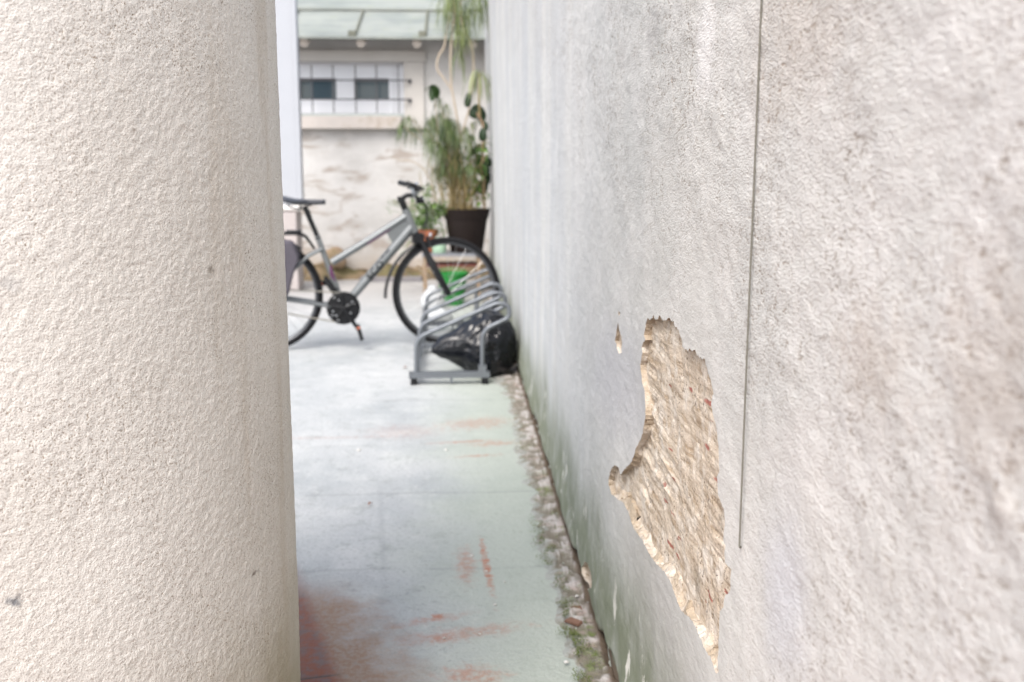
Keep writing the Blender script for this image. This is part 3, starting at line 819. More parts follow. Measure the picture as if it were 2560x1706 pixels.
def rock(name, c, rad, m, seed, amp=.18, flat=.0):
    mb = MB(); vs = []; NU, NV = 28, 16
    for i in range(NV + 1):
        for j in range(NU):
            th = math.pi * i / NV; ph = 2 * math.pi * j / NU; d = Vector((math.sin(th) * math.cos(ph), math.sin(th) * math.sin(ph), math.cos(th)))
            k = 1 + amp * mnoise.noise(d * 1.6 + Vector((seed, 0, 0))) + amp * .4 * mnoise.noise(d * 5 + Vector((seed, 3, 0)))
            vs.append(Vector(c) + Vector((d.x * rad[0], d.y * rad[1], d.z * rad[2])) * k)
    fs = [(i * NU + j, (i + 1) * NU + j, (i + 1) * NU + (j + 1) % NU, i * NU + (j + 1) % NU) for i in range(NV) for j in range(NU)]
    mb.add(vs, fs); return mb.build(name, m, None, True, 0)


M_rock = simple('brown_rock', (.34, .25, .17), .9, .2, 0, .4, 14, .8, 40, (.20, .17, .09))
c = at(835, 640, 10.18); tag(rock('boulder', (c.x, 10.18, c.z - .03), (.125, .10, .12), M_rock, 3), 'round brown boulder on the earth bank, seen through the bicycle frame', 'boulder')
c0, c1 = on_ground(905, 706), on_ground(1052, 690)
gs = MB(); gs.box(((c0.x + c1.x) / 2, (c0.y + c1.y) / 2, .016), (c1.x - c0.x + .05, abs(c1.y - c0.y), .04))
tag(gs.build('stone_slab', simple('dark_slab', (.22, .21, .22), .8, .3, 0, .3, 14, .5), None, True, 30), 'flat dark grey stone slab on the ground before the earth bank', 'slab')

# white post and the basin below it
YP = 9.3
xa, xb = at(690, 250, YP).x, at(750, 250, YP).x; zbot = at(730, 512, YP).z
M_post = simple('white_post_paint', (.37, .385, .415), .6, .4, 0, .06, 5, .2, 40)
post = thing('white_post', 'tall white painted timber post rising above the bicycle saddle', 'post', (xb - .1, YP, zbot))
MB().box(((xa + xb - .045) / 2, YP, (zbot + 3.4) / 2), (xb - .045 - xa, .12, 3.4 - zbot)).build('board', M_post, post, True, 30)
m = MB(); m.box((xb - .022, YP - .008, (zbot + 3.4) / 2), (.040, .13, 3.4 - zbot - .004)); m.build('edge_strip', M_post, post, True, 30)
M_plinth = simple('plinth_stone', (.42, .38, .37), .9, .2, 0, .2, 9, .6, 50)
pl = thing('stone_plinth', 'mauve grey stone plinth with a pale rounded cap under the white post', 'plinth', (xa + .1, YP, 0))
zc1, zc0 = zbot, at(730, 531, YP).z; xc1 = at(746, 525, YP).x; xc0 = xa - .35
cap = MB(); cap.tube(rounded([(xc0, YP, (zc0 + zc1) / 2), (xc1 + .02, YP, (zc0 + zc1) / 2)], .01), (zc1 - zc0) / 2, 14, flat=3.2); cap.build('cap', simple('plinth_cap', (.66, .64, .62), .8, .3, 0, .1, 8), pl)
MB().box(((xc0 + xc1) / 2, YP + .01, (zc0 + .004) / 2), (xc1 - xc0, .34, zc0 + .01)).build('block', M_plinth, pl, True, 30)

# ------------------------------------------------------------------ bicycle
FC, RCn = on_ground(1118, 862), on_ground(671, 877)
bu = (FC - RCn); bu.z = 0; bu.normalize(); bn = Vector((bu.y, -bu.x, 0))        # bn points to the viewer
if bn.y > 0: bn = -bn
def B(x, y, lat=0.0):
    """a point of the bicycle's own upright plane, lat metres towards the near side"""
    v = ray(x, y); t = (FC - EYEV).dot(bn) / v.dot(bn); return EYEV + v * t + bn * lat
bike = thing('bicycle', 'silver step-through bicycle with black fork and saddle parked in the rack', 'bicycle', ((FC + RCn) / 2))
M_blk = simple('black_plastic', (.007, .0075, .009), .42, .35, 0, .3, 40)
M_tyre = simple('tyre_rubber', (.009, .009, .0105), .7, .2, 0, .3, 60)
M_alu = simple('silver_paint', (.165, .178, .183), .36, .5, .3, .06, 10)
M_rimm = simple('rim_alloy', (.10, .105, .115), .4, .5, .5)
M_chrome = simple('bright_metal', (.75, .76, .78), .18, .6, 1.0, .05)
M_purple = simple('purple_decal', (.11, .03, .09), .4, .5)
M_chain = simple('chain_steel', (.38, .36, .31), .5, .5, .7)
RW = .34
Mrot = Matrix((bu, Vector((0, 0, 1)), -bu.cross(Vector((0, 0, 1))) * -1)).transposed()   # local x along, y up, z sideways
def circ(c, r_, n, a0=0, a1=2 * math.pi, closed=True, lat=0):
    return [c + bn * lat + bu * (r_ * math.cos(a0 + (a1 - a0) * k / (n if closed else n - 1))) + Vector((0, 0, r_ * math.sin(a0 + (a1 - a0) * k / (n if closed else n - 1)))) for k in range(n)]
def disc_mb(c, prof, n=32):
    """turned shape about the bicycle's sideways axis"""
    Mx = Matrix((bu, Vector((0, 0, 1)), bu.cross(Vector((0, 0, 1))))).transposed()
    sgn = 1 if bu.cross(Vector((0, 0, 1))).dot(bn) > 0 else -1
    return MB().lathe(c, [(r_, h * sgn) for r_, h in prof], n, 'Z', Mx)
def wheel(cg):
    c = Vector((cg.x, cg.y, RW))
    m = MB(); m.tube(circ(c, RW - .033, 72), .0125, 8, True); m.tube(circ(c, RW - .042, 72), .007, 6, True)
    wh = m.build('wheel', M_rimm, bike)
    MB().tube(circ(c, RW - .019, 72), .019, 12, True).build('tyre', M_tyre, wh)
    sp = MB()
    for k in range(28):
        a_ = 2 * math.pi * k / 28; sgn = 1 if k % 2 else -1
        h = c + bn * .03 * sgn + bu * .02 * math.cos(a_ + 1.2 * (1 if k % 4 < 2 else -1)) + Vector((0, 0, .02 * math.sin(a_ + 1.2 * (1 if k % 4 < 2 else -1))))
        sp.tube([h, c + bu * (RW - .04) * math.cos(a_) + Vector((0, 0, (RW - .04) * math.sin(a_)))], .0011, 4)
    sp.build('spokes', simple('spoke_steel', (.5, .5, .5), .3, .5, .8), wh)
    disc_mb(c, [(.008, -.05), (.022, -.035), (.014, -.025), (.014, .025), (.022, .035), (.008, .05)], 16).build('hub', M_blk, wh)
    return c
cF = wheel(FC); cR = wheel(RCn)
bb = B(858, 768)
fr_ = MB()
st0, st1 = B(793, 590), B(843, 724)
fr_.tube([st0, st0 * .45 + st1 * .55, st1, bb], [.0165, .0175, .019, .021], 14)
tt0, tt1 = B(829, 657), B(1017, 540)
fr_.tube(spline([tt0, tt0 * .5 + tt1 * .5 - Vector((0, 0, .004)), tt1], 6), [.0225] * 13, 14)
dt0, dt1 = bb, B(1030, 568)
fr_.tube([dt0, dt0 * .5 + dt1 * .5, dt1], [.024, .030, .030], 16)
ht0, ht1 = B(1013, 524), B(1036, 582)
fr_.tube([ht0, ht1], [.024, .026], 14)
gu = MB()
for sgn in (-1, 1):
    dr0 = cR + bn * .062 * sgn
    fr_.tube([B(806, 622) + bn * .02 * sgn, B(770, 640) + bn * .045 * sgn, dr0], [.010, .010, .008], 10)
    fr_.tube([bb + bn * .03 * sgn + bu * -.02, bb * .6 + cR * .4 + bn * .048 * sgn, dr0], [.013, .012, .010], 10)
fr_.tube([bb - bn * .036, bb + bn * .036], .021, 14)
# gusset web behind the head tube
hw = [B(960, 572), B(1012, 545), B(1033, 580), B(985, 615)]
fr_.add([p + bn * .012 for p in hw] + [p - bn * .012 for p in hw], [(0, 1, 2, 3), (4, 7, 6, 5), (0, 4, 5, 1), (1, 5, 6, 2), (2, 6, 7, 3), (3, 7, 4, 0)])
frame = fr_.build('frame', M_alu, bike)
dc = MB(); a_, b_ = tt0 * .78 + tt1 * .22, tt0 * .24 + tt1 * .76
dn = (tt1 - tt0).normalized(); dperp = Vector((0, 0, 1)) - dn * dn.z; dperp.normalize()
dc.tube([a_ - dperp * .0125 + bn * .010, a_ * .5 + b_ * .5 - dperp * .0135 + bn * .011, b_ - dperp * .0105 + bn * .013], [.002, .010, .008], 8)
dc.tube([B(826, 664, .012), B(829, 684, .014), B(838, 706, .012)], [.006, .012, .005], 8)
dc.build('decal_stripe', M_purple, frame)
# lettering along the down tube
tc = bpy.data.curves.new('lettering', 'FONT'); tc.body = 'SCOTT'; tc.size = .064; tc.align_x = 'CENTER'; tc.align_y = 'CENTER'; tc.extrude = .001; tc.offset = .0022; tc.space_character = 1.12
to = bpy.data.objects.new('tmp_text', tc); COL.objects.link(to)
bpy.context.view_layer.update()
me = bpy.data.meshes.new_from_object(to.evaluated_get(bpy.context.evaluated_depsgraph_get())); bpy.data.objects.remove(to)
dd_ = (dt1 - dt0).normalized(); up_ = bn.cross(dd_).normalized()
if up_.z < 0: up_ = -up_
org = dt0 * .47 + dt1 * .53
for v in me.vertices:
    x, y, z = v.co; ang = y / .031
    v.co = org + dd_ * x + up_ * (.0312 * math.sin(ang)) + bn * (.0308 * math.cos(ang) + z * .6) - thing_loc(frame)
lo_ = finish('lettering', me, M_blk, frame, False)
# seat post, saddle
MB().tube([B(760, 516), B(768, 530), B(775, 549), st0, st0 + (st1 - st0) * .05], [.015, .018, .0155, .0145, .019], 12).build('seat_post', M_blk, bike)
sd = MB(); NS, NK = 22, 15
s0, s1 = B(703, 500), B(814, 505); ax = s1 - s0; top_z = [0] * NS; vs = []
for i in range(NS):
    t = i / (NS - 1); half = .078 * (1 - sstep(.18, .62, t)) + .019; half *= float(sstep(-.06, .07, t)) * float(1 - .55 * sstep(.95, 1.0, t))
    zz_ = .012 * float(sstep(.35, 0, t)) - .004 * math.sin(t * math.pi) + .004 * float(sstep(.75, .95, t)) * 0
    th = .024 + .012 * (1 - t)
    for k in range(NK):
        a_ = math.pi * 2 * k / NK; cx, sy_ = math.cos(a_), math.sin(a_)
        vs.append(s0 + ax * t + bn * half * cx * (abs(cx) ** -.25 if abs(cx) > .05 else 1) + Vector((0, 0, zz_ + (.014 * sy_ if sy_ > 0 else th * .7 * sy_) - .012 * cx * cx * (1 - t))))
fs = [(i * NK + k, i * NK + (k + 1) % NK, (i + 1) * NK + (k + 1) % NK, (i + 1) * NK + k) for i in range(NS - 1) for k in range(NK)] + [tuple(range(NK)), tuple((NS - 1) * NK + k for k in range(NK))][::-1]
sd.add(vs, fs)
g = G('saddle_vinyl', .34, .6); g.b.inputs['Base Color'].default_value = (.035, .037, .045, 1); M_sad = g.done(None, g.bump(g.noise(200, 3), .2, .001))
sad = sd.build('saddle', M_sad, bike, True, 60)
rl = MB()
for sgn in (-1, 1): rl.tube(spline([B(716, 512, .03 * sgn), B(735, 521, .022 * sgn), B(757, 520, .02 * sgn), B(780, 512, .02 * sgn), B(806, 507, .01 * sgn)], 5), .0038, 6)
rl.build('saddle_rail', M_blk, sad)
# stem, bar, grips
sm = MB(); s_a, s_b, s_c = B(1013, 525), B(1003, 499), B(1034, 490)
sm.tube([s_a, s_a * .4 + s_b * .6, s_b], [.019, .021, .019], 12); sm.tube(spline([s_b, B(1018, 489), s_c], 6), [.015] * 13, 12); sm.box(s_b, (.045, .045, .035))
stem = sm.build('stem', M_blk, bike)
hb_ = MB(); cl = s_c
pts = [B(1012, 459, -.31), B(1026, 463, -.25), B(1037, 476, -.14), B(1036, 488, -.05), cl, B(1036, 488, .05), B(1037, 476, .14), B(1024, 464, .25), B(1008, 459, .31)]
hb_.tube(spline(pts, 6), .0125, 10); hbar = hb_.build('handlebar', M_alu, bike)
for a_, b_, sgn in ((pts[0], pts[1], 1), (pts[-1], pts[-2], 1)):
    MB().tube([a_ - (b_ - a_) * .12, a_ * .4 + b_ * .6, b_ + (b_ - a_) * .35], [.017, .0165, .0155], 10).build('grip', M_blk, hbar)
    lv = MB(); q = b_ + (b_ - a_) * .35; lv.tube([q + bu * .012, q + bu * .045 + Vector((0, 0, -.018)), a_ + bu * .05 + Vector((0, 0, -.022))], [.009, .007, .005], 8); lv.box(q + bu * .012 + Vector((0, 0, -.010)), (.04, .035, .034)); lv.build('brake_lever', M_blk, hbar)
MB().tube([B(1033, 457, .2), B(1040, 476, .17)], .0085, 8).build('bright_clamp', M_chrome, hbar)
lm = MB(); q = B(1045, 500, .02); lm.tube([s_c + bu * .01, q], .012, 8); lm.tube([q - bu * .015, q + bu * .03], [.02, .024], 14); lamp = lm.build('headlamp', M_blk, bike)
MB().tube([q + bu * .0302, q + bu * .033], .021, 14).build('lens', M_chrome, lamp)
cb = MB()
for (sx, k) in ((.03, 0), (-.03, 1), (.05, 2)):
    cb.tube(spline([B(1038, 490, sx), B(1062, 506 + 4 * k, sx * .8), B(1066, 545, sx), B(1050 + 4 * k, 590, sx)], 6), .0026, 5)
cb.build('brake_cable', M_blk, bike)
# fork, brake, mudguard
fk = MB(); cr = B(1044, 592)
fk.tube([ht1 - (ht0 - ht1) * .02, cr], [.024, .022], 12); fk.box(cr + Vector((0, 0, -.01)), (.07, .13, .055), Matrix((bu, -bn, Vector((0, 0, 1)))).transposed())
for sgn in (-1, 1):
    lft = bn * .056 * sgn; e_ = cF + bn * .056 * sgn; d_ = e_ - (cr + lft)
    fk.tube([cr + lft + Vector((0, 0, .02)), cr + lft + d_ * .40, cr + lft + d_ * .42, cr + lft + d_ * .9, e_ + d_ * .05], [.0165, .0165, .0205, .0185, .014], 12)
    fk.tube([cr + lft * .9 + d_ * .17 + bu * .045, cr + lft * .55 + d_ * .02 + bu * .055], .010, 8)
    fk.box(cr + lft * .5 + d_ * .13 + bu * .05, (.05, .014, .02), Matrix((bu, -bn, Vector((0, 0, 1)))).transposed())
fk.tube([cF - bn * .066, cF + bn * .066], .007, 8)
fork = fk.build('fork', M_blk, bike)
rfl = MB(); q = B(1072, 588, .03); rfl.tube([q, q + bu * .012], .016, 12); rfl.build('reflector', M_chrome, fork)
def guard(c, r0, r1, a0, a1, name):
    m = MB(); n = 30; vs = []; fs = []
    for i in range(n):
        t = i / (n - 1); a_ = R(a0 + (a1 - a0) * t); r_ = r0 + (r1 - r0) * t
        for k, (lat, dz) in enumerate(((-.026, -.012), (-.018, 0), (0, .003), (.018, 0), (.026, -.012))):
            vs.append(c + bn * lat + (bu * math.cos(a_) + Vector((0, 0, math.sin(a_)))) * (r_ + dz))
        for k in range(5): vs.append(vs[i * 10 + k] + (c - vs[i * 10 + k]).normalized() * .0025)
    for i in range(n - 1):
        o = i * 10
        for k in range(4): fs += [(o + k, o + k + 1, o + k + 11, o + k + 10), (o + 5 + k, o + 15 + k, o + 16 + k, o + 6 + k)]
        fs += [(o, o + 10, o + 15, o + 5), (o + 4, o + 9, o + 19, o + 14)]
    m.add(vs, fs); return m.build(name, M_blk, bike)
guard(cF, RW * 1.03, RW * 1.15, 116, 185, 'mudguard')
guard(cR, RW * 1.05, RW * 1.05, 52, 200, 'mudguard')
# crank, chain
disc_mb(bb + bn * .045, [(.02, -.004), (.098, -.002), (.102, .001), (.098, .004), (.088, .005), (.086, .002), (.03, .006)], 48).build('chainring', M_blk, bike)
ck_ = MB(); e1 = B(896, 822); dcr = (e1 - bb).normalized()
ck_.tube([bb + bn * .058, bb + dcr * .06 + bn * .062, bb + dcr * .17 + bn * .07], [.018, .014, .011], 10)
ck_.tube([bb - bn * .058, bb - dcr * .06 - bn * .062, bb - dcr * .17 - bn * .07], [.018, .014, .011], 10)
for k in range(5):
    a_ = 2 * math.pi * k / 5 + .4; ck_.tube([bb + bn * .053, bb + bn * .053 + (bu * math.cos(a_) + Vector((0, 0, math.sin(a_)))) * .085], [.012, .006], 8)
crank = ck_.build('crank', M_blk, bike)
for (px, py) in ((835, 742), (846, 748), (868, 760), (879, 752), (884, 758), (832, 776), (840, 786), (848, 784), (830, 786), (845, 797), (876, 780)):
    MB().tube([B(px, py, .050), B(px, py, .0555)], .0055, 8).build('bolt', M_chrome, crank)
for sgn in (1, -1):
    e_ = bb + dcr * .168 * sgn + bn * .07 * sgn
    pd = MB(); ax_ = Vector((0, 0, -1)) if sgn > 0 else bu
    tv = (Vector((.25, 0, -1)) if sgn > 0 else Vector((1, 0, .15))).normalized(); sv_ = tv.cross(bn).normalized(); Mp = Matrix((tv, bn, sv_)).transposed()
    c_p = e_ + bn * .055 * sgn
    for q_ in (-1, 1):
        pd.box(c_p + tv * .0 + bn * .038 * q_, (.085, .012, .024), Mp); pd.box(c_p + tv * .04 * q_, (.012, .075, .024), Mp)
    pd.tube([e_, c_p + bn * .04 * sgn], .008, 8)
    po = pd.build('pedal', M_blk, crank)
    MB().box(c_p + tv * -.035 + bn * .0455, (.012, .004, .018), Mp).build('reflector', simple('orange_reflector', (.55, .16, .09), .3, .6), po)
ch = MB(); rcog = .045
for (pa, pb) in (((bb + Vector((0, 0, .094)) + bn * .045), (cR + Vector((0, 0, rcog)) + bn * .04)), ((bb + Vector((0, 0, -.094)) + bn * .045), (cR + Vector((0, 0, -.085)) + bn * .04))):
    ch.tube([pa, pb], .0048, 6)
ch.build('chain', M_chain, bike)
dg = MB(); dg.tube([B(812, 690, .03), B(822, 705, .035), B(836, 722, .04)], [.012, .015, .010], 8); dg.box(B(838, 722, .045), (.03, .02, .02)); dg.build('derailleur', M_blk, bike)
# carrier over the rear wheel
cr_ = MB()
for sgn in (-1, 1):
    cr_.tube(rounded([B(560, 584, .06 * sgn), B(745, 584, .06 * sgn), B(764, 590, .045 * sgn), B(786, 622, .02 * sgn)], .04), .0075, 8)
    cr_.tube([B(690, 586, .06 * sgn), cR + bn * .07 * sgn], .005, 6)
for px in (600, 650, 700, 742): cr_.tube([B(px, 583, -.06), B(px, 583, .06)], .006, 6)
cr_.box(B(735, 580, 0), (.09, .09, .018), Matrix((bu, -bn, Vector((0, 0, 1)))).transposed())
cr_.build('carrier', M_blk, bike)
# pannier
pn = MB(); P4 = [B(640, 596, .12), B(735, 598, .12), B(752, 640, .12), B(738, 668, .12), B(722, 735, .12), B(650, 735, .12)]
cpan = sum(P4, Vector()) / len(P4); vs = []; n_ = len(P4) * 6
outl = rounded(P4 + [P4[0], P4[1]], .03, 5)[1:-1]
m_ = len(outl)
for lat, sc in ((-.05, .94), (-.035, 1.0), (.035, 1.0), (.06, .88)):
    for p in outl: vs.append(cpan + (p - cpan) * sc + bn * (lat + .006 * mnoise.noise(p * 14)))
fs = [(i * m_ + k, i * m_ + (k + 1) % m_, (i + 1) * m_ + (k + 1) % m_, (i + 1) * m_ + k) for i in range(3) for k in range(m_)] + [tuple(range(m_))[::-1], tuple(3 * m_ + k for k in range(m_))]
pn.add(vs, fs)
pann = pn.build('pannier_bag', simple('pannier_cloth', (.085, .078, .095), .8, .3, 0, .25, 40, .5, 300)); tag(pann, 'dark grey cloth pannier bag hanging beside the rear wheel of the bicycle', 'bag')
sb = MB(); sb.box(cpan + bn * .064 + Vector((0, 0, .02)), (.02, .006, .16)); sb.build('strap', M_blk, pann)

# ------------------------------------------------------------------ bike rack
M_galv = simple('galvanised_tube', (.165, .18, .20), .40, .5, .4, .18, 14, 0, 0, (.10, .11, .12))
YR = 5.03
rack = thing('bicycle_rack', 'grey galvanised floor rack of slanting hoops holding the bicycle wheel', 'bicycle rack', (0, YR + .85, 0))
hp = [at(x, y, YR) for x, y in ((1041, 946), (1041, 846), (1246, 757), (1272, 764), (1275, 794), (1206, 826), (1206, 938))]
hoop_pts = rounded([hp[0], hp[1], hp[2], hp[3], hp[4], hp[5], hp[6]], .055, 8)
SP = .44
for k in range(5):
    o_ = Vector((0, SP * k, 0)); MB().tube([p + o_ for p in hoop_pts], .0118, 10).build('hoop', M_galv, rack)
xl0, xr0 = hp[0].x, hp[-1].x
for k in (0, 2, 4):
    yk = YR + SP * k; m = MB(); m.box(((xl0 + xr0) / 2, yk, .050), (xr0 - xl0 + .075, .040, .030)); m.box(((xl0 + xr0) / 2 + .01, yk - .012, .022), (.014, .012, .030)); m.build('crossbar', M_galv, rack, True, 30)
    for x in (xl0 - .012, xr0 + .012): MB().box((x, yk, .0175), (.034, .044, .035)).build('rubber_foot', M_blk, rack, True, 30)
for x in (xl0, xr0):
    MB().box((x, YR + SP * 2, .048), (.026, SP * 4 - .044, .024)).build('side_rail', M_galv, rack, True, 30)
for k in range(5):
    m = MB(); m.box((xr0, YR + SP * k, .082), (.042, .036, .034)); m.build('socket', M_galv, rack, True, 30)

# ------------------------------------------------------------------ rubbish bag
bc = Vector((.165, 5.27, 0)); NU, NV = 150, 96; vs = []
rk = np.random.RandomState(9)
for i in range(NV + 1):
    th = math.pi * i / NV
    for j in range(NU):
        ph = 2 * math.pi * j / NU; d = Vector((math.sin(th) * math.cos(ph), math.sin(th) * math.sin(ph), math.cos(th)))
        q = d * 2.1 + Vector((4.2, 1, 0)); ridge = 1 - abs(mnoise.noise(q)) * 2; ridge2 = 1 - abs(mnoise.noise(d * 5.5 + Vector((0, 7, 2)))) * 2; ridge3 = 1 - abs(mnoise.noise(d * 11 + Vector((3, 1, 2)))) * 2
        k = 1 + .075 * ridge + .04 * ridge2
        p = Vector((d.x * .148, d.y * .150, d.z * .180)) * k
        tail = max(0, d.dot(Vector((-.93, -.2, .12)).normalized())) ** 9
        p += Vector((-.16, -.03, -.02)) * tail
        z = p.z + .165
        if z < .03: z = .03 - (.03 - z) * .25
        vs.append(bc + Vector((min(p.x, .150), p.y, z - .012)))
fs = [(i * NU + j, (i + 1) * NU + j, (i + 1) * NU + (j + 1) % NU, i * NU + (j + 1) % NU) for i in range(NV) for j in range(NU)]
g = G('bin_liner', .15, .5)
g.b.inputs['Base Color'].default_value = (.004, .005, .008, 1)
hb = g.bump(g.noise(14, 2, .5, None, 1.2), .4, .008)
M_liner = g.done(None, hb)
tag(MB().add(vs, fs).build('rubbish_bag', M_liner, None, True, 0), 'full black plastic rubbish bag crumpled between rack and wall', 'rubbish bag')

# ------------------------------------------------------------------ plant stand, pots and plants at the end of the wall
YS = 8.75
M_leg = simple('stand_wood', (.30, .22, .15), .8, .3, 0, .3, 20)
M_bar = simple('stand_metal', (.25, .26, .29), .5, .5, .4)
xl1, xr1_ = at(1058, 700, YS).x, at(1200, 700, YS).x; zt1 = at(1140, 634, YS).z; xm = (xl1 + xr1_) / 2
stand = thing('plant_stand', 'grey topped plant stand on brown legs carrying the big planter', 'plant stand', (xm, YS + .15, 0))
MB().box((xm, YS + .17, zt1 - .012), (xr1_ - xl1 + .02, .40, .024)).build('top', M_bar, stand, True, 30)
for x in (xl1 + .012, xr1_ - .012):
    for y in (YS + .0, YS + .34): MB().box((x, y, (zt1 - .024) / 2), (.026, .026, zt1 - .024)).build('leg', M_leg, stand, True, 30)
m = MB(); zsh = at(1140, 665, YS).z; m.box((xm, YS + .17, zsh), (xr1_ - xl1 - .056, .30, .022)); m.build('shelf', simple('red_brown_board', (.14, .045, .035), .7, .3), stand, True, 30)

YPt = YS + .17
rimz, botz = at(1166, 522, YPt).z, zt1
pcx = at(1166, 560, YPt).x; rt_, rb_ = (at(1227, 560, YPt).x - at(1105, 560, YPt).x) / 2, (at(1207, 560, YPt).x - at(1126, 560, YPt).x) / 2
h_ = rimz - botz
plm = MB().lathe((pcx, YPt, botz), [(rb_ * .96, .001), (rb_, .008), (rt_ * .86, h_ * .76), (rt_ * .885, h_ * .765), (rt_ * .99, h_ * .985), (rt_, h_), (rt_ * .93, h_), (rt_ * .86, h_ * .90)], 40, closed_ends=True)
planter = thing('planter', 'big dark brown tapered planter on the stand beside the wall', 'planter', (pcx, YPt, botz))
plm.build('pot', simple('brown_plastic', (.014, .009, .008), .6, .2, 0, .2, 10), planter, True, 40)
MB().lathe((pcx, YPt, botz + h_ * .88), [(.002, .03), (rt_ * .5, .022), (rt_ * .875, .006)], 30, closed_ends=True).build('soil', M_earth, planter)
soil_z = botz + h_ * .90


def leafmat(name, dark, light, spec=.4, trans=.0):
    g = G(name, .5, spec)
    oi = g.N.new('ShaderNodeNewGeometry').outputs['Random Per Island']
    col = g.mix(oi, dark, light); g.done(col)
    tr = g.N.new('ShaderNodeBsdfTranslucent'); g.put(tr.inputs[0], col)
    mx = g.N.new('ShaderNodeMixShader'); mx.inputs[0].default_value = .25
    g.L.new(g.b.outputs[0], mx.inputs[1]); g.L.new(tr.outputs[0], mx.inputs[2]); g.L.new(mx.outputs[0], g.N['Material Output'].inputs[0])
    return g.m


M_sedge = leafmat('sedge_leaf', (.03, .062, .03), (.18, .24, .085))
M_drac = leafmat('dragon_leaf', (.05, .085, .03), (.28, .33, .13))
M_yel = leafmat('variegated_leaf', (.10, .16, .06), (.42, .44, .24))
M_herb = leafmat('herb_leaf', (.035, .10, .02), (.19, .31, .075))
M_cact = leafmat('cactus_skin', (.012, .03, .016), (.035, .065, .028))
M_big = leafmat('ivy_leaf', (.015, .04, .01), (.05, .10, .022))
M_stem = simple('brown_stem', (.40, .27, .18), .8, .2, 0, .35, 30)
M_pale = simple('pale_stem', (.44, .37, .29), .8, .2, 0, .2, 30)
M_straw = leafmat('straw_stem', (.20, .15, .07), (.42, .34, .17))

# umbrella sedge: straight stalks with a drooping tuft on each
rs = random.Random(21)
sedge = thing('umbrella_sedge', 'bushy umbrella sedge with blue-green drooping tufts in the planter', 'plant', (pcx - .05, YPt, soil_z))
sk, lf, dry = MB(), MB(), MB()
tufts = [(1022, 292, 1.2), (1008, 315, .8), (1036, 318, .8), (1100, 285, 1.0), (1118, 300, 1.1), (1090, 318, 1.0), (1072, 300, .9), (1115, 262, .8), (1096, 245, .7), (1180, 375, .7)]
tufts += [(min(1195, max(1050, rs.gauss(1120, 34))), rs.uniform(290, 430), rs.uniform(.6, 1.0)) for _ in range(40)]
for (px, py, s_) in tufts:
    yq = YPt + rs.uniform(-.17, .17); tp = at(px, py, yq)
    b0 = Vector((pcx - .06 + rs.uniform(-.09, .09), YPt + rs.uniform(-.08, .08), soil_z))
    mid = b0 * .5 + tp * .5 + Vector((rs.uniform(-.03, .03) + (b0.x - tp.x) * .22, 0, .06))
    sk.tube(spline([b0, mid, tp], 6), .0032, 5)
    for k in range(int(46 * s_)):
        an = rs.uniform(0, 2 * math.pi); el = rs.uniform(-.5, 1.1)
        lf.leaf(tp + Vector((0, 0, rs.uniform(-.02, .015))), (math.cos(an), math.sin(an), el), rs.uniform(.14, .30) * s_, rs.uniform(.003, .0055), rs.uniform(.8, 2.4), 6)
for k in range(170):
    px, py = rs.gauss(1118, 26), rs.uniform(395, 500); p = at(px, py, YPt + rs.uniform(-.15, .15))
    dry.leaf(p, (rs.uniform(-.35, .35), rs.uniform(-.3, .3), rs.choice([1, -1])), rs.uniform(.10, .24), rs.uniform(.004, .008), .35, 5)
for k in range(34):
    b0 = Vector((pcx - .05 + rs.uniform(-.12, .12), YPt + rs.uniform(-.1, .1), soil_z)); dry.tube(spline([b0, b0 + Vector((rs.uniform(-.06, .06), 0, .18)), b0 + Vector((rs.uniform(-.14, .13), rs.uniform(-.1, .1), rs.uniform(.26, .44)))], 4), .003, 4)
sk.build('stalks', M_straw, sedge); lf.build('foliage', M_sedge, sedge, False); dry.build('dry_foliage', M_straw, sedge, False)

# dragon tree: bare bending stems with heads of hanging leaves
rs = random.Random(5)
dt_ = thing('dragon_tree', 'tall dragon tree with bare pale bending stems and hanging leaves at the roof', 'plant', (pcx - .02, YPt + .05, soil_z))
sm_, hd = MB(), MB(); yd = YPt + .06
def S(*p, r0=.013, r1=.009, dy=0):
    q = spline([at(x, y, yd + dy) for x, y in p], 7); n = len(q); sm_.tube(q, [.72 * (r0 + (r1 - r0) * i / (n - 1)) for i in range(n)], 8)
S((1140, 520), (1138, 440), (1150, 350), (1140, 280), (1130, 225), (1127, 205), r0=.016, r1=.011)
S((1130, 225), (1112, 200), (1093, 172), (1097, 140), (1110, 118), (1118, 70), (1128, 20), r0=.011, r1=.010)
S((1128, 210), (1126, 150), (1130, 90), (1136, 30), (1134, -10), r0=.012, r1=.011)
S((1150, 350), (1175, 260), (1184, 160), (1176, 105), (1160, 78), (1152, 30), (1158, -20), r0=.011, r1=.010)
S((1138, 500), (1128, 470), (1112, 455), r0=.02, r1=.014)
for (px, py, n, s_) in ((1130, 5, 90, 1.0), (1140, 60, 40, .8), (1162, 30, 80, 1.0), (1200, -15, 70, 1.1), (1150, -30, 90, 1.15), (1215, 10, 45, .9), (1165, 75, 50, .75), (1110, -20, 40, .9), (1150, 130, 26, .8)):
    c = at(px, py, yd + rs.uniform(-.12, .12))
    for k in range(int(n * .7)):
        an = rs.uniform(0, 2 * math.pi)
        hd.leaf(c + Vector((0, 0, rs.uniform(-.05, .05))), (math.cos(an), math.sin(an), rs.uniform(-.2, 1.0)), rs.uniform(.18, .42) * s_, rs.uniform(.005, .009), rs.uniform(1.2, 2.8), 7)
sm_.build('stem', M_pale, dt_); hd.build('foliage', M_drac, dt_, False)

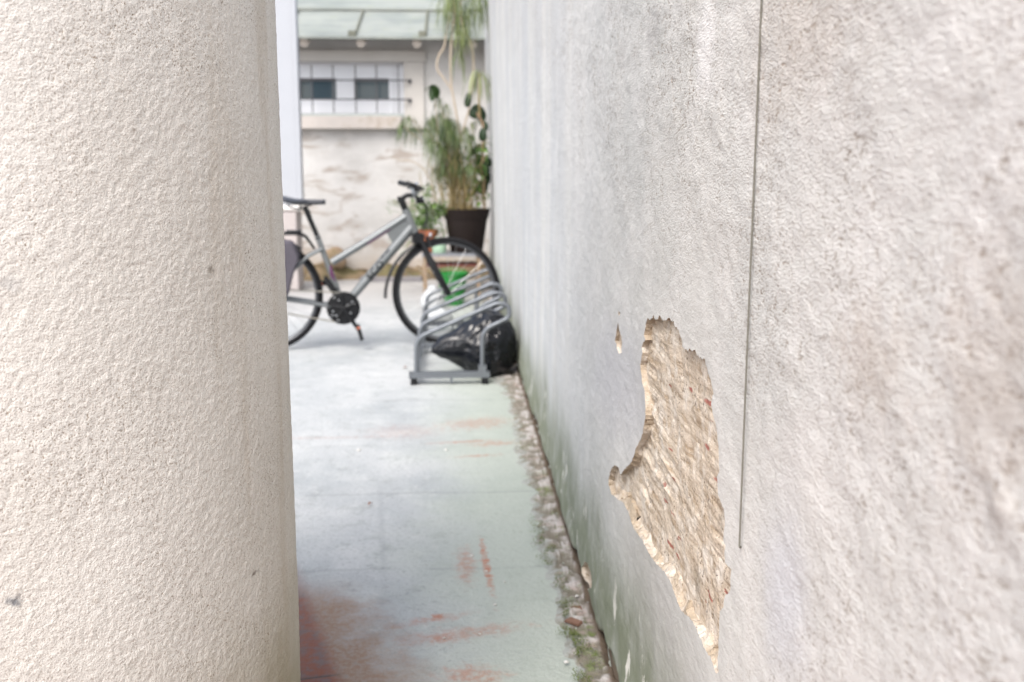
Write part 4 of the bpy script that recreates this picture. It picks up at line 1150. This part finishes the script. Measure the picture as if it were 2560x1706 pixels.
# striped fountain plant near the wall
rs = random.Random(8); c = at(1198, 183, YPt + .02)
sp_ = thing('striped_grass_plant', 'pale yellow-striped arching plant hanging high against the wall', 'plant', (c.x, c.y, at(1195, 275, YPt).z))
m = MB()
for k in range(46):
    an = rs.uniform(0, 2 * math.pi); m.leaf(c + Vector((rs.uniform(-.01, .01), 0, rs.uniform(-.04, .02))), (math.cos(an), math.sin(an), rs.uniform(.4, 1.4)), rs.uniform(.20, .40), rs.uniform(.005, .010), rs.uniform(1.8, 3.0), 8)
m.build('foliage', M_yel, sp_, False)
MB().tube(spline([c, at(1197, 240, YPt), at(1200, 290, YPt + .03)], 6), .010, 6).build('stem', M_straw, sp_)

# prickly pear climbing the wall
cac = thing('prickly_pear', 'dark green prickly pear climbing the wall above the planter', 'cactus', (at(1210, 470, YPt).x, YPt + .05, soil_z))
for i_, (px, py, a_, b_, rt) in enumerate([(1170, 252, .030, .055, 10), (1192, 282, .06, .045, -20), (1205, 290, .035, .05, 0), (1207, 340, .034, .052, 0), (1204, 372, .036, .036, 20), (1186, 378, .022, .060, 38), (1210, 425, .05, .062, 0), (1222, 405, .028, .045, -30), (1208, 470, .04, .06, 10), (1214, 318, .022, .035, 0), (1203, 400, .020, .04, 0), (1218, 445, .03, .06, 0), (1186, 268, .014, .03, 60), (1206, 305, .02, .03, 0)]):
    c = at(px, py, YPt + .06 + .012 * (i_ % 3)); m = MB(); vs = []; nu, nv = 14, 10; Mx = Matrix.Rotation(R(rt), 3, 'Y') @ Matrix.Rotation(R(25 * ((i_ % 3) - 1)), 3, 'Z') @ Matrix.Scale(1.22, 3)
    c.x = min(c.x, W - .045)
    for i in range(nv + 1):
        for j in range(nu):
            th = math.pi * i / nv; ph = 2 * math.pi * j / nu; vs.append(c + Mx @ Vector((math.sin(th) * math.cos(ph) * a_, math.sin(th) * math.sin(ph) * .014, math.cos(th) * b_ * (1 + .12 * math.cos(th)))))
    m.add(vs, [(i * nu + j, (i + 1) * nu + j, (i + 1) * nu + (j + 1) % nu, i * nu + (j + 1) % nu) for i in range(nv) for j in range(nu)]); m.build('pad', M_cact, cac, True, 0)
MB().tube(spline([Vector((cac.location.x, YPt + .06, soil_z)), at(1210, 425, YPt + .06), at(1206, 372, YPt + .06), at(1209, 318, YPt + .06), at(1192, 282, YPt + .06)], 6), .010, 6).build('stem', M_stem, cac)

# broad-leaved climber with one big leaf and a bare arching shoot
br = thing('broad_leaf_climber', 'single broad dark green leaf on a thin stalk above the sedge', 'plant', (pcx - .12, YPt + .12, soil_z))
m = MB(); c = at(1083, 213, YPt - .1)
for (dx, dz, L, wd) in ((.3, -1, .13, .10), (-1, -.35, .10, .05), (.75, -.75, .10, .09), (-.1, -1, .15, .07)): m.leaf(c, (dx, -.25, dz), L, wd, .3, 6, .15)
m.build('leaf', M_big, br, False)
rs = random.Random(77); iv = thing('leafy_climber', 'mixed green climber leaves crowding the corner above the brown planter', 'plant', (at(1200, 480, YPt).x, YPt + .08, soil_z))
fm = MB(); tw_ = MB()
for k in range(20):
    e_ = at(rs.uniform(1150, 1222), rs.uniform(290, 500), YPt + rs.uniform(-.1, .1)); b0 = Vector((iv.location.x + rs.uniform(-.1, .06), YPt + rs.uniform(-.06, .08), soil_z)); e_.x = min(e_.x, W - .05)
    path = spline([b0, b0 * .5 + e_ * .5 + Vector((rs.uniform(-.05, .02), 0, .05)), e_], 6); tw_.tube(path, .0028, 5)
    for q in range(9):
        p_0 = path[rs.randrange(4, len(path))]; an = rs.uniform(0, 6.28); fm.leaf(p_0 + Vector((rs.gauss(0, .012), rs.gauss(0, .012), 0)), (math.cos(an), math.sin(an), rs.uniform(-.7, .6)), rs.uniform(.04, .09), rs.uniform(.012, .035), rs.uniform(.4, 1.2), 5, .12)
fm.build('foliage', M_herb, iv, False); tw_.build('stalks', M_straw, iv)
MB().tube(spline([Vector((pcx - .12, YPt + .1, soil_z)), at(1098, 400, YPt), at(1092, 300, YPt - .05), c], 6), .0035, 5).build('stalk', M_straw, br)
sh = MB().tube(spline([at(977, 392, YPt - .02), at(1000, 401, YPt), at(1030, 404, YPt), at(1056, 420, YPt), at(1075, 450, YPt), at(1092, 500, YPt), Vector((pcx - .14, YPt + .05, soil_z - .01))], 6), [.003 + .00014 * i for i in range(37)], 6).build('bare_shoot', M_pale)
tag(sh, 'bare pale shoot arching out of the planter over the pale wall', 'branch')

# terracotta pot with a leafy herb
YT = YS + .16; rz = at(1070, 574, YT).z; tx = at(1070, 575, YT).x; tw = .085
pot = thing('terracotta_pot', 'small orange terracotta pot left of the big brown planter', 'flower pot', (tx, YT, zt1))
ht = rz - zt1
MB().lathe((tx, YT, zt1), [(tw * .66, .001), (tw * .88, ht * .74), (tw, ht * .75), (tw * 1.03, ht), (tw * .92, ht), (tw * .9, ht * .85), (.003, ht * .85)], 32).build('pot', simple('terracotta', (.30, .11, .06), .85, .2, 0, .2, 12), pot)
rs = random.Random(31)
herb = thing('leafy_herb', 'bright green bushy herb growing in the terracotta pot', 'plant', (tx, YT, rz - .02))
m = MB(); stt = MB()
for k in range(64):
    px, py = rs.gauss(1078, 30), rs.gauss(528, 30)
    if px < 1035 and py < 500: continue
    tp = at(px, min(py, 585), YT + rs.uniform(-.14, .12)); b0 = Vector((tx + rs.uniform(-.05, .05), YT + rs.uniform(-.04, .04), rz - .02))
    stt.tube(spline([b0, b0 * .5 + tp * .5 + Vector((0, 0, .03)), tp], 3), .0018, 4)
    for q in range(15):
        o_ = Vector((rs.gauss(0, .024), rs.gauss(0, .024), rs.gauss(0, .024))); an = rs.uniform(0, 6.28); m.leaf(tp + o_, (math.cos(an), math.sin(an), rs.uniform(-.4, .7)), rs.uniform(.018, .038), rs.uniform(.012, .02), .6, 4, .15)
for k in range(26):
    px, py = rs.uniform(970, 1045), rs.uniform(500, 640); tp = at(px, py, YT + rs.uniform(-.05, .12)); b0 = Vector((tx + rs.uniform(-.05, .02), YT, rz - .02))
    stt.tube(spline([b0, b0 * .5 + tp * .5 + Vector((0, 0, .05)), tp], 4), .0014, 4)
    for q in range(7):
        an = rs.uniform(0, 6.28); m.leaf(tp + Vector((rs.gauss(0, .02), rs.gauss(0, .02), rs.gauss(0, .02))), (math.cos(an), math.sin(an), rs.uniform(-.6, .5)), rs.uniform(.012, .026), .010, .6, 4)
stt.build('stalks', M_herb, herb, False); m.build('foliage', M_herb, herb, False)

# pale green jar, green bucket, white sacks
YJ = YS + .05; jl, jr = at(1081, 620, YJ).x, at(1116, 620, YJ).x; jt = at(1098, 600, YJ).z; jr_ = (jr - jl) / 2
jar = thing('plastic_jar', 'pale mint green plastic jar on the plant stand behind the wheel', 'jar', ((jl + jr) / 2, YJ, zt1))
M_jar = simple('mint_plastic', (.32, .46, .34), .5, .4, 0, .08, 8)
MB().lathe(((jl + jr) / 2, YJ, zt1), [(jr_ * .9, .001), (jr_, .012), (jr_, (jt - zt1) * .8), (jr_ * .8, jt - zt1), (jr_ * .6, jt - zt1)], 28).build('body', M_jar, jar)
MB().lathe(((jl + jr) / 2, YJ, jt), [(jr_ * .66, -.004), (jr_ * .66, .02), (jr_ * .5, .022)], 24).build('lid', M_jar, jar)

YB = 8.15; bl, brr = at(1092, 720, YB).x, at(1170, 720, YB).x; bx_ = (bl + brr) / 2; bw = (brr - bl) / 2; btp = at(1130, 682, YB).z
bk = thing('green_bucket', 'bright green plastic bucket standing on the ground under the plant stand', 'bucket', (bx_, YB, 0))
M_gr = simple('green_plastic', (.012, .20, .03), .35, .5, 0, .15, 6)
hh = max(btp, .15)
MB().lathe((bx_, YB, .002), [(bw * .72, 0), (bw * .74, .01), (bw * .95, hh * .93), (bw * 1.03, hh * .94), (bw * 1.04, hh), (bw * .93, hh), (bw * .7, .02), (.004, .015)], 36).build('body', M_gr, bk)
MB().tube([(bx_ + bw * 1.03 * math.cos(t), YB - .03 - .10 * math.sin(t) * .6, hh * .95 + .06 * math.sin(t)) for t in [math.pi * i / 16 for i in range(17)]], .004, 6).build('handle', M_gr, bk)


def sack(name, c, rad, seed, lab):
    mb = MB(); vs = []; NU, NV = 60, 36
    for i in range(NV + 1):
        for j in range(NU):
            th = math.pi * i / NV; ph = 2 * math.pi * j / NU; d = Vector((math.sin(th) * math.cos(ph), math.sin(th) * math.sin(ph), math.cos(th)))
            k = 1 + .12 * (1 - 2 * abs(mnoise.noise(d * 2.4 + Vector((seed, 0, 0))))) + .06 * (1 - 2 * abs(mnoise.noise(d * 6 + Vector((seed, 0, 0)))))
            p = Vector((d.x * rad[0] * (1 - .45 * max(0, d.z)), d.y * rad[1], d.z * rad[2])) * k
            vs.append(Vector((c[0] + p.x, c[1] + p.y, max(.004, c[2] + p.z))))
    mb.add(vs, [(i * NU + j, (i + 1) * NU + j, (i + 1) * NU + (j + 1) % NU, i * NU + (j + 1) % NU) for i in range(NV) for j in range(NU)])
    return tag(mb.build(name, simple('white_plastic_film', (.46, .48, .49), .4, .5, 0, .06, 10), None, True, 0), lab, 'bag')


p = on_ground(1082, 775); sack('plastic_bag', (p.x, p.y + .03, .07), (.088, .06, .11), 2.0, 'crumpled white plastic bag standing peaked on the ground by the green bucket')
p = on_ground(1100, 800); sack('plastic_bag', (p.x, p.y + .02, .03), (.085, .05, .052), 6.0, 'low white plastic bag flattened on the ground behind the rack hoops')
